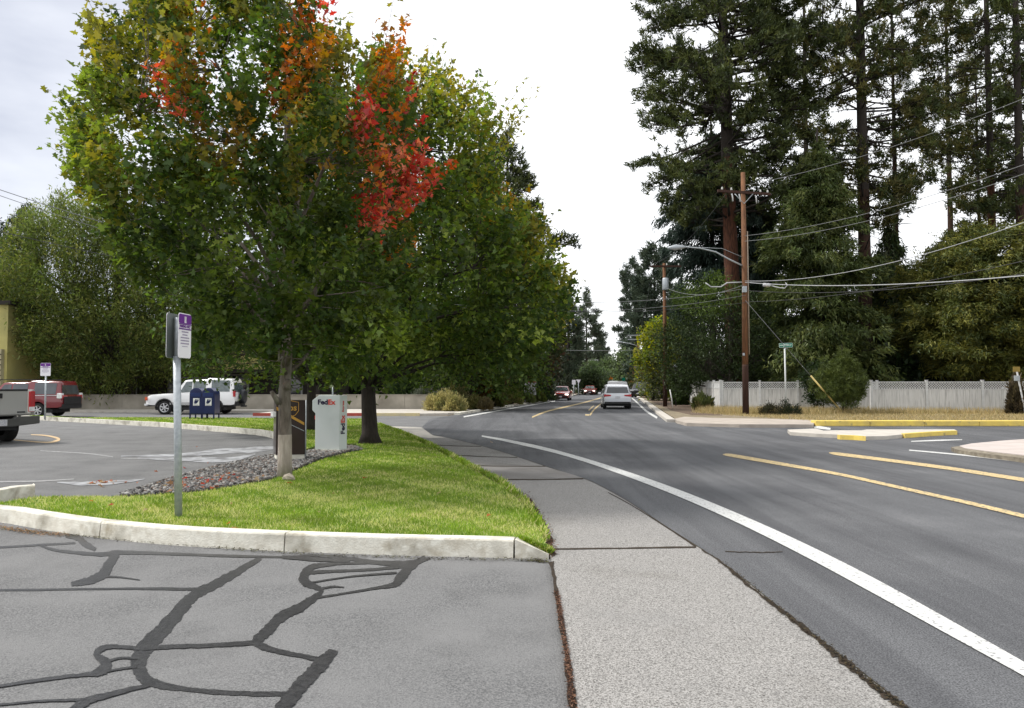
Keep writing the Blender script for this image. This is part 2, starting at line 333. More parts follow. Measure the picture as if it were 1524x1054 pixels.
def crown_tree(name, label, bpx, Y, outline, Rd, ntw, lpt, lsize, cols, T=T_MAPLE, twl=0.6, spread=0.13, trunk_r=0.12, bark=None, group=None,
               regions=(), m=None, zbase=0.0, fork=0.35, cat='tree', nlimb=10, fold=0.35, upb=0.5, droop=0.0, trunk_top=None, base_flare=1.5, clump=0, cl_s=0.4, sprig=0.0, shrink=1.0, lean=None, shell=0.45, bark_cols=None):
    """tree whose crown fills the traced outline at its own distance and thickness"""
    bark = bark or bark_dark; m = m or LEAF
    base = pt(bpx, HZ, Y); base = Vector((base.x, Y, zbase))
    rt = root(name, label, cat, base, group=group)
    o0 = np.array(base)
    W_ = [(pt(p[0], p[1], Y).x - base.x, pt(p[0], p[1], Y).z - base.z) for p in outline]
    x, z = sample_poly(W_, ntw)
    d = polydist(W_, x, z); dm = max(d.max(), 1e-6); t = Rd * np.sqrt(np.clip(1 - (1 - d / dm) ** 2, 0, 1))
    y = t * np.sign(rng.uniform(-1, 1, ntw)) * rng.uniform(0, 1, ntw) ** shell
    zc0 = (max(q[1] for q in W_) + min(q[1] for q in W_)) / 2; x = x * shrink; z = zc0 + (z - zc0) * shrink
    C = np.stack([x, y, z], 1)
    if clump:   # gather twigs into clumps so that gaps stay open between them
        k = rng.integers(0, ntw, clump); cc = C[k]; dd = ((C[:, None, :] - cc[None]) ** 2).sum(2); j = dd.argmin(1)
        C = C + (cc[j] - C) * cl_s
    def shrink_near(Cc):      # a crown bulges less towards its rim: twigs that would stand outside the outline move inwards
        for it in range(6):
            X_ = Cc[:, 0] + o0[0]; Y_ = Cc[:, 1] + o0[1]; Z_ = Cc[:, 2] + o0[2] - CAMH
            fw_ = Y_ * cT + Z_ * sT; u_ = CX + FPX * X_ / fw_; v_ = CY - FPX * (Z_ * cT - Y_ * sT) / fw_
            bad = ~inpoly(outline, u_, v_); Cc[bad, 1] *= (.5 if it < 5 else 0)
        return Cc
    C = shrink_near(C)
    a = np.array(W_); cz = a[:, 1].min() + 0.35 * (a[:, 1].max() - a[:, 1].min()); cx = 0.0
    outd = nrm(C - np.array([cx, 0, cz])); spk = np.array([], int); td = nrm(outd + np.array([0, 0, upb]) + rng.normal(0, 0.35, (ntw, 3)))
    tl = twl * rng.uniform(0.6, 1.3, ntw)
    if sprig:   # long shoots that break up the crown's outline
        wd_ = polydist(W_, x, z); zq_ = a[:, 1].min() + .42 * (a[:, 1].max() - a[:, 1].min()); k = np.where((wd_ < np.quantile(wd_, .16)) & (z > zq_))[0]; k = k[rng.uniform(0, 1, len(k)) < sprig]
        tl[k] *= rng.uniform(1.4, 2.3, len(k)); td[k] = nrm(outd[k] + np.array([0, 0, .7]) + rng.normal(0, .2, (len(k), 3))); spk = k
    B0 = C - td * tl[:, None] * 0.5
    # leaves along every twig
    n = ntw * lpt; ti = np.repeat(np.arange(ntw), lpt); s = rng.uniform(0, 1, n)
    spw = np.ones(ntw); spw[spk] = .6
    P = B0[ti] + td[ti] * (tl[ti] * s)[:, None] + rng.normal(0, spread, (n, 3)) * ((1.15 - 0.6 * s) * spw[ti])[:, None]
    D = nrm(td[ti] * 0.5 + rng.normal(0, 0.6, (n, 3)) + np.array([0, 0, -droop]))
    NN = nrm(np.array([0, 0, 1.0]) + rng.normal(0, 0.55, (n, 3)))
    sz = lsize * rng.uniform(0.45, 1.3, n)
    tc_ = pick_col(ntw, cols, 0.25)
    for (rx, ry, rr, rcols, prob) in regions:
        q = np.array([proj(Vector(o0 + c)) for c in C]); hit = (((q[:, 0] - rx) / rr[0]) ** 2 + ((q[:, 1] - ry) / rr[1]) ** 2 < 1) & (rng.uniform(0, 1, ntw) < prob) & (y < 0.35 * Rd)
        tc_[hit] = pick_col(hit.sum(), rcols, 0.2)
    lc = np.clip(tc_[ti] * (1 + rng.uniform(-0.3, 0.3, (n, 1))), 0.003, 1)
    V = leaves(P, D, NN, sz, T, fold)
    cr_ = poly_mesh('crown', V, len(T), lc, m, rt)
    # trunk and limbs
    b = MB(); top = trunk_top if trunk_top is not None else a[:, 1].max() * 0.8
    lx = lean or 0.0
    tp = [Vector((lx * (i / 10) ** 1.2 + (random.uniform(-.03, .03) * trunk_r * 6 if i > 1 else 0), 0, top * i / 10)) for i in range(11)]
    tr = [trunk_r * (base_flare if i == 0 else 1) * (1 - 0.85 * i / 10) ** 0.8 for i in range(11)]
    tp.insert(1, Vector((0, 0, 0.25))); tr.insert(1, trunk_r * 1.05); tr[2] = trunk_r * .98
    b.tube(tp, tr, 10, jit=0.04)
    idx = rng.integers(0, ntw, nlimb); L0 = []
    for i in idx:
        e = Vector(C[i] * np.array([.85, .85, .95])); zs = max(a[:, 1].min() * 1.0, min(e.z * fork + rng.uniform(0.2, 0.5), top * .9)); zs = min(zs, e.z - .2) if e.z > .6 else .3
        s0 = Vector((lx * (max(zs, 0) / top) ** 1.2, 0, zs)); mid = s0.lerp(e, 0.5) + Vector((0, 0, 0.12 * (e - s0).length)) * (1 if e.z > zs + 1 else .3)
        pts_ = [s0, s0.lerp(mid, .5) + Vector(rng.normal(0, .04, 3)), mid, mid.lerp(e, .5) + Vector(rng.normal(0, .06, 3)), e]
        r0 = trunk_r * 0.42; b.tube(pts_, [r0, r0 * .8, r0 * .6, r0 * .4, r0 * .2], 6); L0 += pts_[1:]
    LA = np.array([tuple(p) for p in L0])
    for i in list(range(0, ntw, max(1, ntw // 260))) + list(spk):
        e = B0[i]; q = LA - e; dd = (q ** 2).sum(1) + 2 * np.maximum(q[:, 2], 0); k = dd.argmin(); s0 = Vector(LA[k]); e = Vector(e)
        mid = s0.lerp(e, .5) + Vector(rng.normal(0, .06, 3)); r0 = max(trunk_r * 0.09, .008)
        b.tube([s0, mid, e, e + Vector(td[i] * tl[i])], [r0, r0 * .75, r0 * .5, r0 * .2], 4, caps=False)
    tk = b.build('trunk', bark, rt)
    return rt, b, tk

def conifer(name, label, bpx, Y, outline, trunk_r, height, cols, nbr=90, style='pine', bark=None, group=None, tuftn=9, nl=0.34, dens=1.0, cat='tree', xlean=0.0, top_px=None, dead=0, zbase=0.0, T=T_TUFT, hang=.75, droop=.42):
    bark = bark or bark_pine
    b0 = pt(bpx, HZ, Y); base = Vector((b0.x, Y, zbase)); rt = root(name, label, cat, base, group=group)
    W_ = np.array([(pt(p[0], p[1], Y).x - base.x, pt(p[0], p[1], Y).z - base.z) for p in outline])
    z0, z1 = W_[:, 1].min(), W_[:, 1].max()
    def ext(z):
        xs = []
        n = len(W_)
        for i in range(n):
            (xa, za), (xb, zb) = W_[i], W_[(i + 1) % n]
            if (za - z) * (zb - z) <= 0 and abs(za - zb) > 1e-9: xs.append(xa + (xb - xa) * (z - za) / (zb - za))
        return (min(xs), max(xs)) if len(xs) > 1 else (-.3, .3)
    tb = MB(); lean = lambda z: xlean * z / height
    tp = [Vector((lean(height * i / 14), 0, height * i / 14)) for i in range(15)]
    tb.tube(tp, [trunk_r * (1.25 if i == 0 else 1.0) * max(.06, 1 - 0.9 * (i / 14)) ** 0.75 for i in range(15)], 12, jit=0.05)
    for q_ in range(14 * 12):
        if height * (q_ // 12) / 14 > z0 + 2.0: tb.m[q_] = 1  # crown shade painted on the upper trunk with the dark bark
    P = []; D = []; SZ = []; CI = []
    for i in range(nbr):
        f = (i + rng.uniform(0, 1)) / nbr; z = z0 + (z1 - z0) * f; 
        a = rng.uniform(0, 2 * math.pi); e = ext(min(max(z, z0 + .01), z1 - .01)); l0 = lean(z)
        side = (e[1] - l0) if math.cos(a) > 0 else (l0 - e[0]); side = max(side, .15); avg = max((e[1] - e[0]) / 2, .2)
        Ln = (side * abs(math.cos(a)) + avg * abs(math.sin(a))) * rng.uniform(0.62, 1.04)
        dirv = Vector((math.cos(a), math.sin(a), 0)); sdv = Vector((-math.sin(a), math.cos(a), 0))
        if style == 'pine': rise0, rise1 = rng.uniform(-.30, .16), rng.uniform(-.05, .30)
        else: rise0, rise1 = rng.uniform(.1, .2), -droop * rng.uniform(.7, 1.3)
        s0 = Vector((l0, 0, z - (rise0 + rise1 * .8) * Ln * .6))
        pf = lambda t: s0 + dirv * Ln * t + Vector((0, 0, rise0 * Ln * t + rise1 * Ln * t * t))
        r0 = trunk_r * (0.10 + .05 * Ln / 4)
        wob = Vector(rng.normal(0, .08 * Ln, 3)); pts_ = [pf(0), pf(.3) + wob * .5, pf(.6) + wob, pf(.95)]
        tb.tube(pts_, [r0, r0 * .75, r0 * .5, r0 * .15], 4, mi=1, caps=False)
        ntf = max(3, int(Ln * (5.5 if style == 'pine' else 8) * dens))
        for k in range(ntf):
            t = rng.uniform(.36, 1) ** .7 if style == 'pine' else rng.uniform(.12, 1)
            sw = (0.22 if style == 'pine' else .22) * Ln * (1.1 - t)+.12; off = sdv * rng.normal(0, sw) ; c = pf(t) + wob * math.sin(t * 3.14) + off + Vector((0, 0, rng.normal(0.08, .22 if style == 'pine' else .08)))
            if style == 'pine' and k % 3 == 0: tb.tube([pf(max(t - .18, 0)) + wob * math.sin(max(t - .18, 0) * 3.14), c], [r0 * .3, r0 * .12], 3, mi=1, caps=False)
            n = tuftn
            if style == 'pine': d_ = rng.normal(0, .55, (n, 3)) + np.array(dirv) * .45 + np.array([0, 0, .45]); cen = np.array(c) + rng.normal(0, .10, (n, 3)) * nl / .34
            else: d_ = rng.normal(0, .35, (n, 3)) + np.array(dirv) * .45 + np.array([0, 0, -hang]); cen = np.array(c) + rng.normal(0, .16, (n, 3))
            P.append(cen); D.append(d_); SZ.append(np.full(n, nl) * rng.uniform(.7, 1.2, n)); CI.append(np.full(n, len(CI)))
    for i in range(dead):
        z = rng.uniform(z0 * .75, z0 + (z1 - z0) * .5); a = rng.uniform(0, 6.28); Ln = rng.uniform(1, 3.5); s0 = Vector((lean(z), 0, z)); dv = Vector((math.cos(a), math.sin(a), rng.uniform(-.2, .3)))
        tb.tube([s0, s0 + dv * Ln * .6 + Vector((0, 0, .1)), s0 + dv * Ln], [trunk_r * .12, trunk_r * .07, .01], 4, mi=1, caps=False)
    P = np.concatenate(P); D = np.concatenate(D); SZ = np.concatenate(SZ); CI = np.concatenate(CI)
    cc = pick_col(CI.max() + 1, cols, .25)[CI] * (1 + rng.uniform(-.25, .25, (len(P), 1)))
    NN = nrm(rng.normal(0, 1, (len(P), 3)))
    poly_mesh('crown', leaves(P, D, NN, SZ, T), len(T), np.clip(cc, .003, 1), NEEDLE, rt)
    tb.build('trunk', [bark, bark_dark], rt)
    return rt

def bush(name, label, px, py, Y, wpx, hpx, cols, n=2500, ls=0.12, T=T_LANCE, up=1.0, cat='shrub', group=None, ragged=.25, m=None, zb=0.0, depth=None, stem=True):
    c = pt(px, py, Y); rx = wpx / 2 / FPX * Y; h = hpx / FPX * Y; rt = root(name, label, cat, (c.x, Y, zb), group=group)
    nb = max(6, n // 60); th = rng.uniform(0, 2 * math.pi, nb); ph = np.arccos(rng.uniform(0, 1, nb)); rr = rng.uniform(.55, 1, nb) * (1 + rng.normal(0, ragged * .3, nb))
    dy = depth or rx * .9
    C = np.stack([np.sin(ph) * np.cos(th) * rx * rr, np.sin(ph) * np.sin(th) * dy * rr, np.cos(ph) * h * rr * .92], 1)
    ti = rng.integers(0, nb, n); P = C[ti] + rng.normal(0, 1, (n, 3)) * np.array([rx, dy, h]) * .12; P[:, 2] = np.abs(P[:, 2])
    D = nrm(nrm(P / np.array([rx, dy, h])) * .8 + np.array([0, 0, up * .6]) + rng.normal(0, .4, (n, 3)))
    V = leaves(P, D, nrm(rng.normal(0, 1, (n, 3))), ls * rng.uniform(.6, 1.3, n), T)
    tcb = pick_col(nb, cols, .2)[ti] * (1 + rng.uniform(-.3, .3, (n, 1)))
    poly_mesh('foliage', V, len(T), np.clip(tcb, .003, 1), m or LEAF, rt)
    if stem:
        b = MB()
        for i in range(min(nb, 14)):
            e = Vector(C[i]); b.tube([Vector((0, 0, 0)), e * .5 + Vector((0, 0, .05 * h)), e * .92], [h * .02 + .006, h * .014 + .004, .003], 4, caps=False)
        b.build('stem', bark_dark, rt)
    return rt
def blades(name, poly_w, n, h, wd, cols, z, m=BLADE, lean=.35, colfn=None, fall=0, **kw):
    x, y = sample_poly(poly_w, n)
    if fall:
        dd = np.hypot(x, y); keep = rng.uniform(0, 1, n) < np.clip((fall / dd) ** 2, .06, 1); x, y = x[keep], y[keep]; n = len(x)
        grow = np.clip(np.hypot(x, y) / fall, 1, 4)
    else: grow = np.ones(n)
    P = np.stack([x, y, np.full(n, z)], 1); D = nrm(np.array([0, 0, 1.0]) + rng.normal(0, lean, (n, 3)) * np.array([1, 1, .2]))
    T = np.array([(0, -.5), (0, .5), (1, 0)]); T = T * np.array([1, wd / h])
    U = D; W_ = nrm(np.cross(nrm(rng.normal(0, 1, (n, 3))), U)); hh = h * rng.uniform(.5, 1.25, n)
    V = P[:, None, :] + hh[:, None, None] * (T[None, :, 0:1] * U[:, None, :]) + (T[None, :, 1:2] * h * grow[:, None, None]) * W_[:, None, :]
    c = pick_col(n, cols, .2) if colfn is None else colfn(x, y, n)
    return poly_mesh(name, V.reshape(-1, 3), 3, c, m, **kw)

exec_parts = None
# ================================================================== GROUND
b = MB(); b.add([(-900, -60, 0), (900, -60, 0), (900, 1500, 0), (-900, 1500, 0)], [(0, 1, 2, 3)]); b.build('ground', earth, kind='structure')
# parking lot: one sheet from the foreground entrance round the left of the lawn to the drive lane
b = MB(); lot = [(-45, -6), (-1.2, -6)] + [tuple(gd(x, y)[:2]) for x, y in ((868, 1200), (858, 1054), (848, 1000), (840, 930), (827, 870), (820, 835))]
lot += [(gd(545, 650).x, gd(545, 650).y), (gd(665, 645).x, gd(665, 645).y), (gd(668, 620).x, 38.6), (-12.8, 38.6), (-12.9, 43.2), (-60, 43.2), (-60, -6)]
b.add([(p[0], p[1], .004) for p in lot], [tuple(range(len(lot)))]); b.build('parking_lot', asphalt_lot, kind='structure')
# main road, side street
swR = [(2500, 1900), (1850, 1440), (1500, 1180), (1430, 1120), (1350, 1054), (1300, 1015), (1230, 960), (1160, 905), (1110, 865), (1070, 835), (1035, 812), (985, 780), (940, 750), (900, 727), (870, 713), (820, 697), (735, 669), (663, 651), (645, 648), (628, 636)]
roadL = [(640, 624), (665, 620), (690, 615), (740, 608), (800, 599), (826, 594.5), (850, 590), (872, 584.5), (890, 579.5)]
roadR = [(925, 579.5), (935, 583.5), (948, 590), (965, 600), (985, 615), (1003, 627), (1020, 632)]
rd = [tuple(gd(x, y)[:2]) for x, y in smooth_px(swR, 3)] + [tuple(gd(x, y)[:2]) for x, y in roadL] + [tuple(gd(x, y)[:2]) for x, y in roadR] + [(8, 31.0), (60, 31.0), (60, -6), (3, -6)]
b = MB(); b.add([(p[0], p[1], .008) for p in rd], [tuple(range(len(rd)))]); b.build('road', asphalt_road, kind='structure')
# far stretch of the road
# sidewalk
swL = [(1000, 1900), (920, 1440), (880, 1180), (858, 1054), (848, 1000), (840, 930), (827, 870), (820, 830), (805, 790), (785, 748), (745, 716), (690, 689), (640, 663), (600, 645), (572, 634)]
b = MB(); zz = .035
pl = [tuple(gd(x, y, zz)[:2]) for x, y in smooth_px(swL, 4)]; pr = [tuple(gd(x, y, zz)[:2]) for x, y in smooth_px(swR, 4)]
b.prism(pl + pr[::-1], 0.0, zz); b.build('sidewalk', concrete, kind='structure')
b = MB(); b.add([tuple(gd(x, y, zz + .003)) for x, y in ((574, 634.3), (627, 636.3), (644, 648), (662, 651.2), (640, 652), (611, 649))], [(0, 1, 2, 3, 4, 5)]); b.build('driveway_apron', apron_m, kind='structure')
b = MB()
for (x0, y0, x1, y1, w_) in ((822, 817, 1036, 814, 2.4), (742, 714, 868, 712.5, 1.6), (700, 693, 812, 694, 1.2), (668, 677, 770, 681, 1), (640, 662, 716, 664.5, .9)):
    strip_px(b, [(x0, y0, w_), ((x0 + x1) / 2, (y0 + y1) / 2 + .5, w_), (x1, y1, w_)], zz + .003, .3)
strip_px(b, [(1036, 814, 2), (1000, 790, 1.6), (940, 752, 1.4), (905, 733, 1.2)], zz + .003, .2)
b.build('sidewalk_joint', dirt_m, kind='structure')
# tree shadow across the sidewalk, painted as a darker concrete sheet
b = MB()
b.add([tuple(gd(x, y, zz + .0025)) for x, y in ((690, 687), (800, 692.5), (845, 704), (868, 711.5), (745, 713), (722, 703))], [tuple(range(6))])
b.build('tree_shadow_patch', mat('shadowed_concrete', (0.13, 0.123, 0.115), (0.21, 0.2, 0.19), 80, 0.8, .3, 120, c3=(.22, .21, .2), scale3=1.5), kind='structure')
# dirt gaps
b = MB()
strip_px(b, [(820, 836, 7), (825, 860, 5), (829, 890, 6), (836, 930, 7), (844, 980, 8), (849, 1020, 11), (853, 1062, 12)], zz + .004, .4)
strip_px(b, [(788, 742, 3), (800, 765, 6), (812, 790, 7), (818, 810, 10), (823, 828, 6)], zz + .004, .6)
strip_px(b, [(1045, 818, 2), (1075, 838, 3), (1110, 868, 5), (1150, 899, 4), (1190, 930, 6), (1225, 958, 6), (1255, 982, 10), (1290, 1012, 7), (1330, 1042, 9), (1365, 1068, 9)], zz + .005, .8, .12, 8)
b.build('pavement_gap', dirt_m, kind='structure')
# needles and leaf litter caught in the gaps (reddish brown)
def litter(path, n, w_, z, ls, cols, T=T_LANCE):
    P = []
    sp = smooth_px(path, 8)
    for _ in range(n):
        i = random.randrange(len(sp) - 1); t_ = random.random(); p = (sp[i][0] + (sp[i + 1][0] - sp[i][0]) * t_, sp[i][1] + (sp[i + 1][1] - sp[i][1]) * t_); q = gd(p[0] + random.gauss(0, w_), p[1] + random.gauss(0, w_ * .8), z); P.append((q.x, q.y, z + random.uniform(0.002, .012)))
    P = np.array(P); D = nrm(rng.normal(0, 1, (n, 3)) * np.array([1, 1, .15])); NN = nrm(np.array([0, 0, 1.]) + rng.normal(0, .3, (n, 3)))
    return leaves(P, D, NN, ls * rng.uniform(.5, 1.4, n), T), pick_col(n, cols, .3)
v1, c1 = litter([(828, 880), (834, 915), (842, 965), (848, 1010), (852, 1054)], 2000, 1.5, zz + .004, .020, [(.16, .075, .045), (.10, .05, .03), (.24, .13, .08), (.04, .025, .018), (.03, .02, .015)])
v2, c2 = litter([(1075, 838), (1150, 899), (1225, 958), (1290, 1012), (1350, 1058)], 1300, 2.2, zz + .002, .022, [(.03, .022, .015), (.05, .035, .02), (.02, .018, .012), (.09, .07, .035)])
v3, c3 = litter([(780, 735), (800, 765), (814, 795), (822, 826)], 1300, 4, zz + .004, .03, [(.10, .05, .03), (.06, .04, .02), (.18, .09, .05)])
v4, c4 = litter([(0, 784), (30, 790), (60, 793), (100, 797)], 500, 2.0, .012, .035, [(.25, .15, .07), (.12, .08, .04), (.35, .2, .1)])
v5, c5 = litter([(0, 787), (150, 801), (300, 813), (425, 823), (600, 830), (770, 834), (815, 836)], 1500, 1.2, .010, .03, [(.03, .025, .018), (.05, .04, .02), (.10, .10, .03)])
poly_mesh('leaf_litter', np.concatenate([v1, v2, v3, v4, v5]), 4, np.concatenate([c1, c2, c3, c4, c5]), BLADE, kind='stuff', label='brown needles and dirt caught in the pavement gaps and along the kerb', cat='leaf litter')

# painted markings
b = MB(); ZP = .0165
up = [(717, 648), (760, 655), (820, 668), (900, 691), (1000, 725), (1100, 765), (1200, 810), (1300, 860), (1400, 915), (1524, 985), (1600, 1030), (1760, 1126), (2000, 1290)]
lo = [(717, 650), (760, 659), (830, 675.5), (900, 697.5), (1000, 735), (1100, 779), (1200, 829), (1300, 883), (1400, 938), (1524, 1006), (1600, 1050), (1760, 1152), (2000, 1325)]
U_ = [gd(x, y, ZP) for x, y in smooth_px(up, 5)]; D_ = [gd(x, y, ZP) for x, y in smooth_px(lo, 5)]; n = len(U_)
b.add(U_ + D_, [(i, i + 1, n + i + 1, n + i) for i in range(n - 1)])
for p in ([(690, 620.5, 1.8), (740, 611.5, 1.7), (790, 603, 1.5), (826, 597, 1.3)], [(936, 588.5, 1.2), (948, 599, 2.0), (962, 612, 2.6), (978, 622, 3)],
          [(1353, 670, 1.6), (1430, 677, 2), (1524, 687, 2.4), (1600, 695, 3)], [(1356, 657, 1.2), (1395, 655.5, 2), (1432, 654.5, 1)], [(1212, 635, 4), (1222, 636.5, 4), (1236, 638.5, 3)], [(860, 637, .7)]):
    if len(p) > 1: strip_px(b, p, ZP)
b.build('white_road_line', paint_w, kind='structure')
b = MB()
strip_px(b, [(1076, 676.5, 1), (1090, 678, 4.5), (1160, 690, 4.5), (1250, 706, 4), (1350, 728, 4.4), (1440, 748, 5), (1524, 768, 5.6), (1620, 792, 8), (1900, 868, 11), (2300, 985, 15)], ZP)
strip_px(b, [(1234, 674, 1), (1250, 676, 4.4), (1330, 686, 4.4), (1420, 698, 4.8), (1524, 714, 5.4), (1620, 728, 6), (1900, 772, 8), (2300, 838, 10)], ZP)
strip_px(b, [(792, 621, 2), (812, 613, 2), (840, 606, 1.8), (870, 599, 1.5), (895, 592, 1.3)], ZP)
strip_px(b, [(878, 618, 2), (884, 610, 2), (893, 602, 1.7), (904, 594, 1.2)], ZP)
strip_px(b, [(871, 617.5, 2), (877, 617.8, 2)], ZP + .001); strip_px(b, [(876, 611, 1.5), (884, 603.5, 1.2)], ZP)
b.build('yellow_road_line', paint_y, kind='structure')
# lot markings: faded stall lines, a hooped yellow end mark
b = MB()
strip_px(b, [(60, 671, 1), (130, 675, 1.4), (168, 680, 1.4)], .009); strip_px(b, [(180, 682, 1), (260, 684, 2), (300, 681, 4)], .009)
strip_px(b, [(0, 717, 2), (60, 716, 2), (110, 713, 1.4)], .009)
b.build('lot_line', mat('faded_paint', (0.34, 0.34, 0.34), (0.2, 0.2, 0.2), 12, .9), kind='structure')
b = MB()
strip_px(b, [(180, 679, 1), (270, 677, 5), (330, 672, 8), (380, 669, 8), (412, 666, 4)], .010, .15); strip_px(b, [(205, 682, 1.2), (280, 684, 6), (340, 684, 7), (380, 676, 2)], .011, .15)
strip_px(b, [(85, 718, 1.5), (130, 720, 6), (180, 717, 5), (215, 713, 1)], .010, .2)
b.build('worn_patch', mat('bare_concrete_patch', (0.40, 0.41, 0.43), (0.24, 0.245, 0.255), 6, .7, c3=(.15, .15, .155), scale3=2.5), kind='structure')
b = MB()
strip_px(b, [(14, 654, 1), (45, 657, 1.4), (72, 658.5, 2), (84, 656, 3), (88, 653.5, 3), (80, 650.5, 2.4), (66, 648, 1.5), (46, 647, 1)], .012)
b.build('stall_marking', mat('pale_orange_paint', (0.62, 0.42, 0.2), (0.45, 0.36, 0.26), 10, .8), kind='structure')
# crack sealant
CR = [
 [(388, 830, 6), (350, 853, 11), (320, 870, 13), (290, 885, 15), (270, 905, 18), (240, 940, 22), (215, 965, 23), (206, 985, 22), (212, 1006, 18), (235, 1018, 12), (280, 1026, 7), (340, 1031, 7), (428, 1033, 7)],
 [(-260, 872, 3), (-120, 879, 3), (100, 877, 3), (200, 876, 3.4), (298, 877, 5)], [(-200, 826, 3), (60, 811, 3), (112, 808, 3)], [(98, 796, 7), (116, 801, 8), (128, 810, 9), (142, 818, 5)],
 [(60, 812, 3), (90, 820, 4), (150, 825, 6), (175, 822, 6), (250, 824, 4), (330, 827, 4), (420, 829, 3), (480, 827, 4), (560, 837, 7), (610, 838, 8), (640, 831, 3)],
 [(174, 822, 10), (162, 840, 14), (152, 855, 14), (130, 865, 11), (106, 869, 6)], [(150, 858, 4), (178, 859, 2.4), (208, 863, 1.5)],
 [(632, 828, 5), (606, 848, 12), (595, 862, 14), (586, 870, 8), (560, 875, 4), (500, 885, 3), (455, 892, 4)], [(604, 842, 6), (560, 847, 4), (500, 850, 4), (458, 852, 6)],
 [(545, 838, 3), (500, 839, 4), (462, 845, 9), (452, 862, 14), (466, 872, 9), (478, 880, 6), (450, 902, 13), (418, 918, 14), (396, 940, 15), (382, 956, 12), (410, 968, 8), (445, 975, 6), (478, 982, 8)],
 [(474, 877, 3), (495, 873, 3), (512, 874, 1)], [(382, 956, 7), (320, 960, 6), (240, 963, 6), (212, 966, 5)], [(497, 968, 12), (482, 984, 18), (460, 1006, 20), (438, 1030, 20), (415, 1062, 24)],
 [(208, 965, 5), (170, 962, 6), (150, 966, 8), (143, 975, 8), (158, 986, 14), (150, 998, 15), (132, 1003, 6), (80, 1009, 5), (-10, 1022, 4), (-200, 1050, 6)], [(160, 984, 4), (180, 979, 3), (204, 980, 3)], [(160, 999, 3), (180, 995, 3), (204, 992, 3)],
 [(222, 1019, 5), (160, 1034, 8), (128, 1044, 12), (100, 1064, 14)], [(128, 1041, 4), (60, 1043, 3), (-10, 1049, 3), (-220, 1062, 4)], [(420, 829, 5), (470, 832, 6), (520, 835, 5)], [(455, 868, 2), (520, 858, 2), (590, 852, 3)]]
b = MB()
for p in CR: strip_px(b, p, .0075 + .0002 * CR.index(p), .16, .035, 9)
b.build('crack_sealant', seal_m, kind='structure')
b = MB()
for p, zf in (([(1080, 821, 1), (1140, 822, 1.2), (1165, 821, .8)], .0123),):
    strip_px(b, p, zf, .5, .5, 9)
b.build('hairline_crack', dirt_m, kind='structure')
# ================================================================== LAWN ISLAND
ZK = .17; ZL = .15
front = [(-260, 742), (-120, 747), (0, 755), (60, 764), (150, 776), (265, 786), (425, 793.5), (600, 799), (700, 801), (765, 803)]
kf = [gd(x, y, ZK) for x, y in smooth_px(front, 4)]
def offset_in(ps, d):
    out = []
    for i, p in enumerate(ps):
        a = ps[max(i - 1, 0)]; c = ps[min(i + 1, len(ps) - 1)]; t = (c - a); t.z = 0; t.normalize(); out.append(p + Vector((-t.y, t.x, 0)) * d)
    return out
ki = offset_in(kf, .14)
end = gd(817, 833, 0)
b = MB()
# kerb cut into lengths with open joints
L_ = len(kf); joints = []
acc = [0]
for i in range(1, L_): acc.append(acc[-1] + (kf[i] - kf[i - 1]).length)
def at_len(ps, s):
    for i in range(1, L_):
        if acc[i] >= s: return ps[i - 1].lerp(ps[i], (s - acc[i - 1]) / (acc[i] - acc[i - 1]))
    return ps[-1]
jx = [gd(150, 776, ZK).x, gd(424, 793.5, ZK).x]
def len_at_x(x):
    for i in range(1, L_):
        if kf[i].x >= x: return acc[i - 1] + (acc[i] - acc[i - 1]) * (x - kf[i - 1].x) / (kf[i].x - kf[i - 1].x)
cuts = [0, len_at_x(jx[0]) - 2.2, len_at_x(jx[0]), len_at_x(jx[1]), acc[-1]]
KP = lambda o, i, f, bt: None
for s0, s1 in zip(cuts[:-1], cuts[1:]):
    g0 = .007; ns = max(4, int((s1 - s0) / .25)); vs = []
    for k in range(ns + 1):
        s = s0 + g0 + (s1 - s0 - 2 * g0) * k / ns; f = at_len(kf, s); i_ = at_len(ki, s); o_ = (f - i_).normalized()
        r_ = .02
        vs += [Vector((f.x, f.y, 0)) + o_ * .015, Vector((f.x, f.y, ZK - r_)), Vector((f.x, f.y, ZK - r_ * .35)) - o_ * r_ * .35, Vector((f.x, f.y, ZK)) - o_ * r_, Vector((i_.x, i_.y, ZK - .003)), Vector((i_.x, i_.y, 0))]
    fs = []
    for k in range(ns):
        for j in range(5): a_ = k * 6 + j; fs.append((a_, a_ + 1, a_ + 7, a_ + 6))
    fs += [tuple(range(6))[::-1], tuple(ns * 6 + q for q in range(6))]
    b.add(vs, fs)
f = kf[-1]; i_ = ki[-1]
b.add([(f.x + .008, f.y - .012, 0), (f.x + .008, f.y, ZK), (i_.x + .008, i_.y, ZK - .003), (i_.x + .008, i_.y, 0), (end.x, end.y, .0), (end.x, end.y, .045), (end.x + .01, end.y + .13, .045), (end.x + .01, end.y + .13, 0)],
      [(0, 1, 2, 3), (4, 7, 6, 5), (0, 4, 5, 1), (1, 5, 6, 2), (2, 6, 7, 3)])
b.build('kerb', kerb_m, label='pale concrete kerb along the front of the lawn, ramped down at its right end', cat='kerb')
b = MB(); bk = [gd(x, y, .24) for x, y in ((-180, 745), (-60, 735), (0, 729.5), (30, 724), (52, 722.5))]; bi = offset_in(bk, .16)
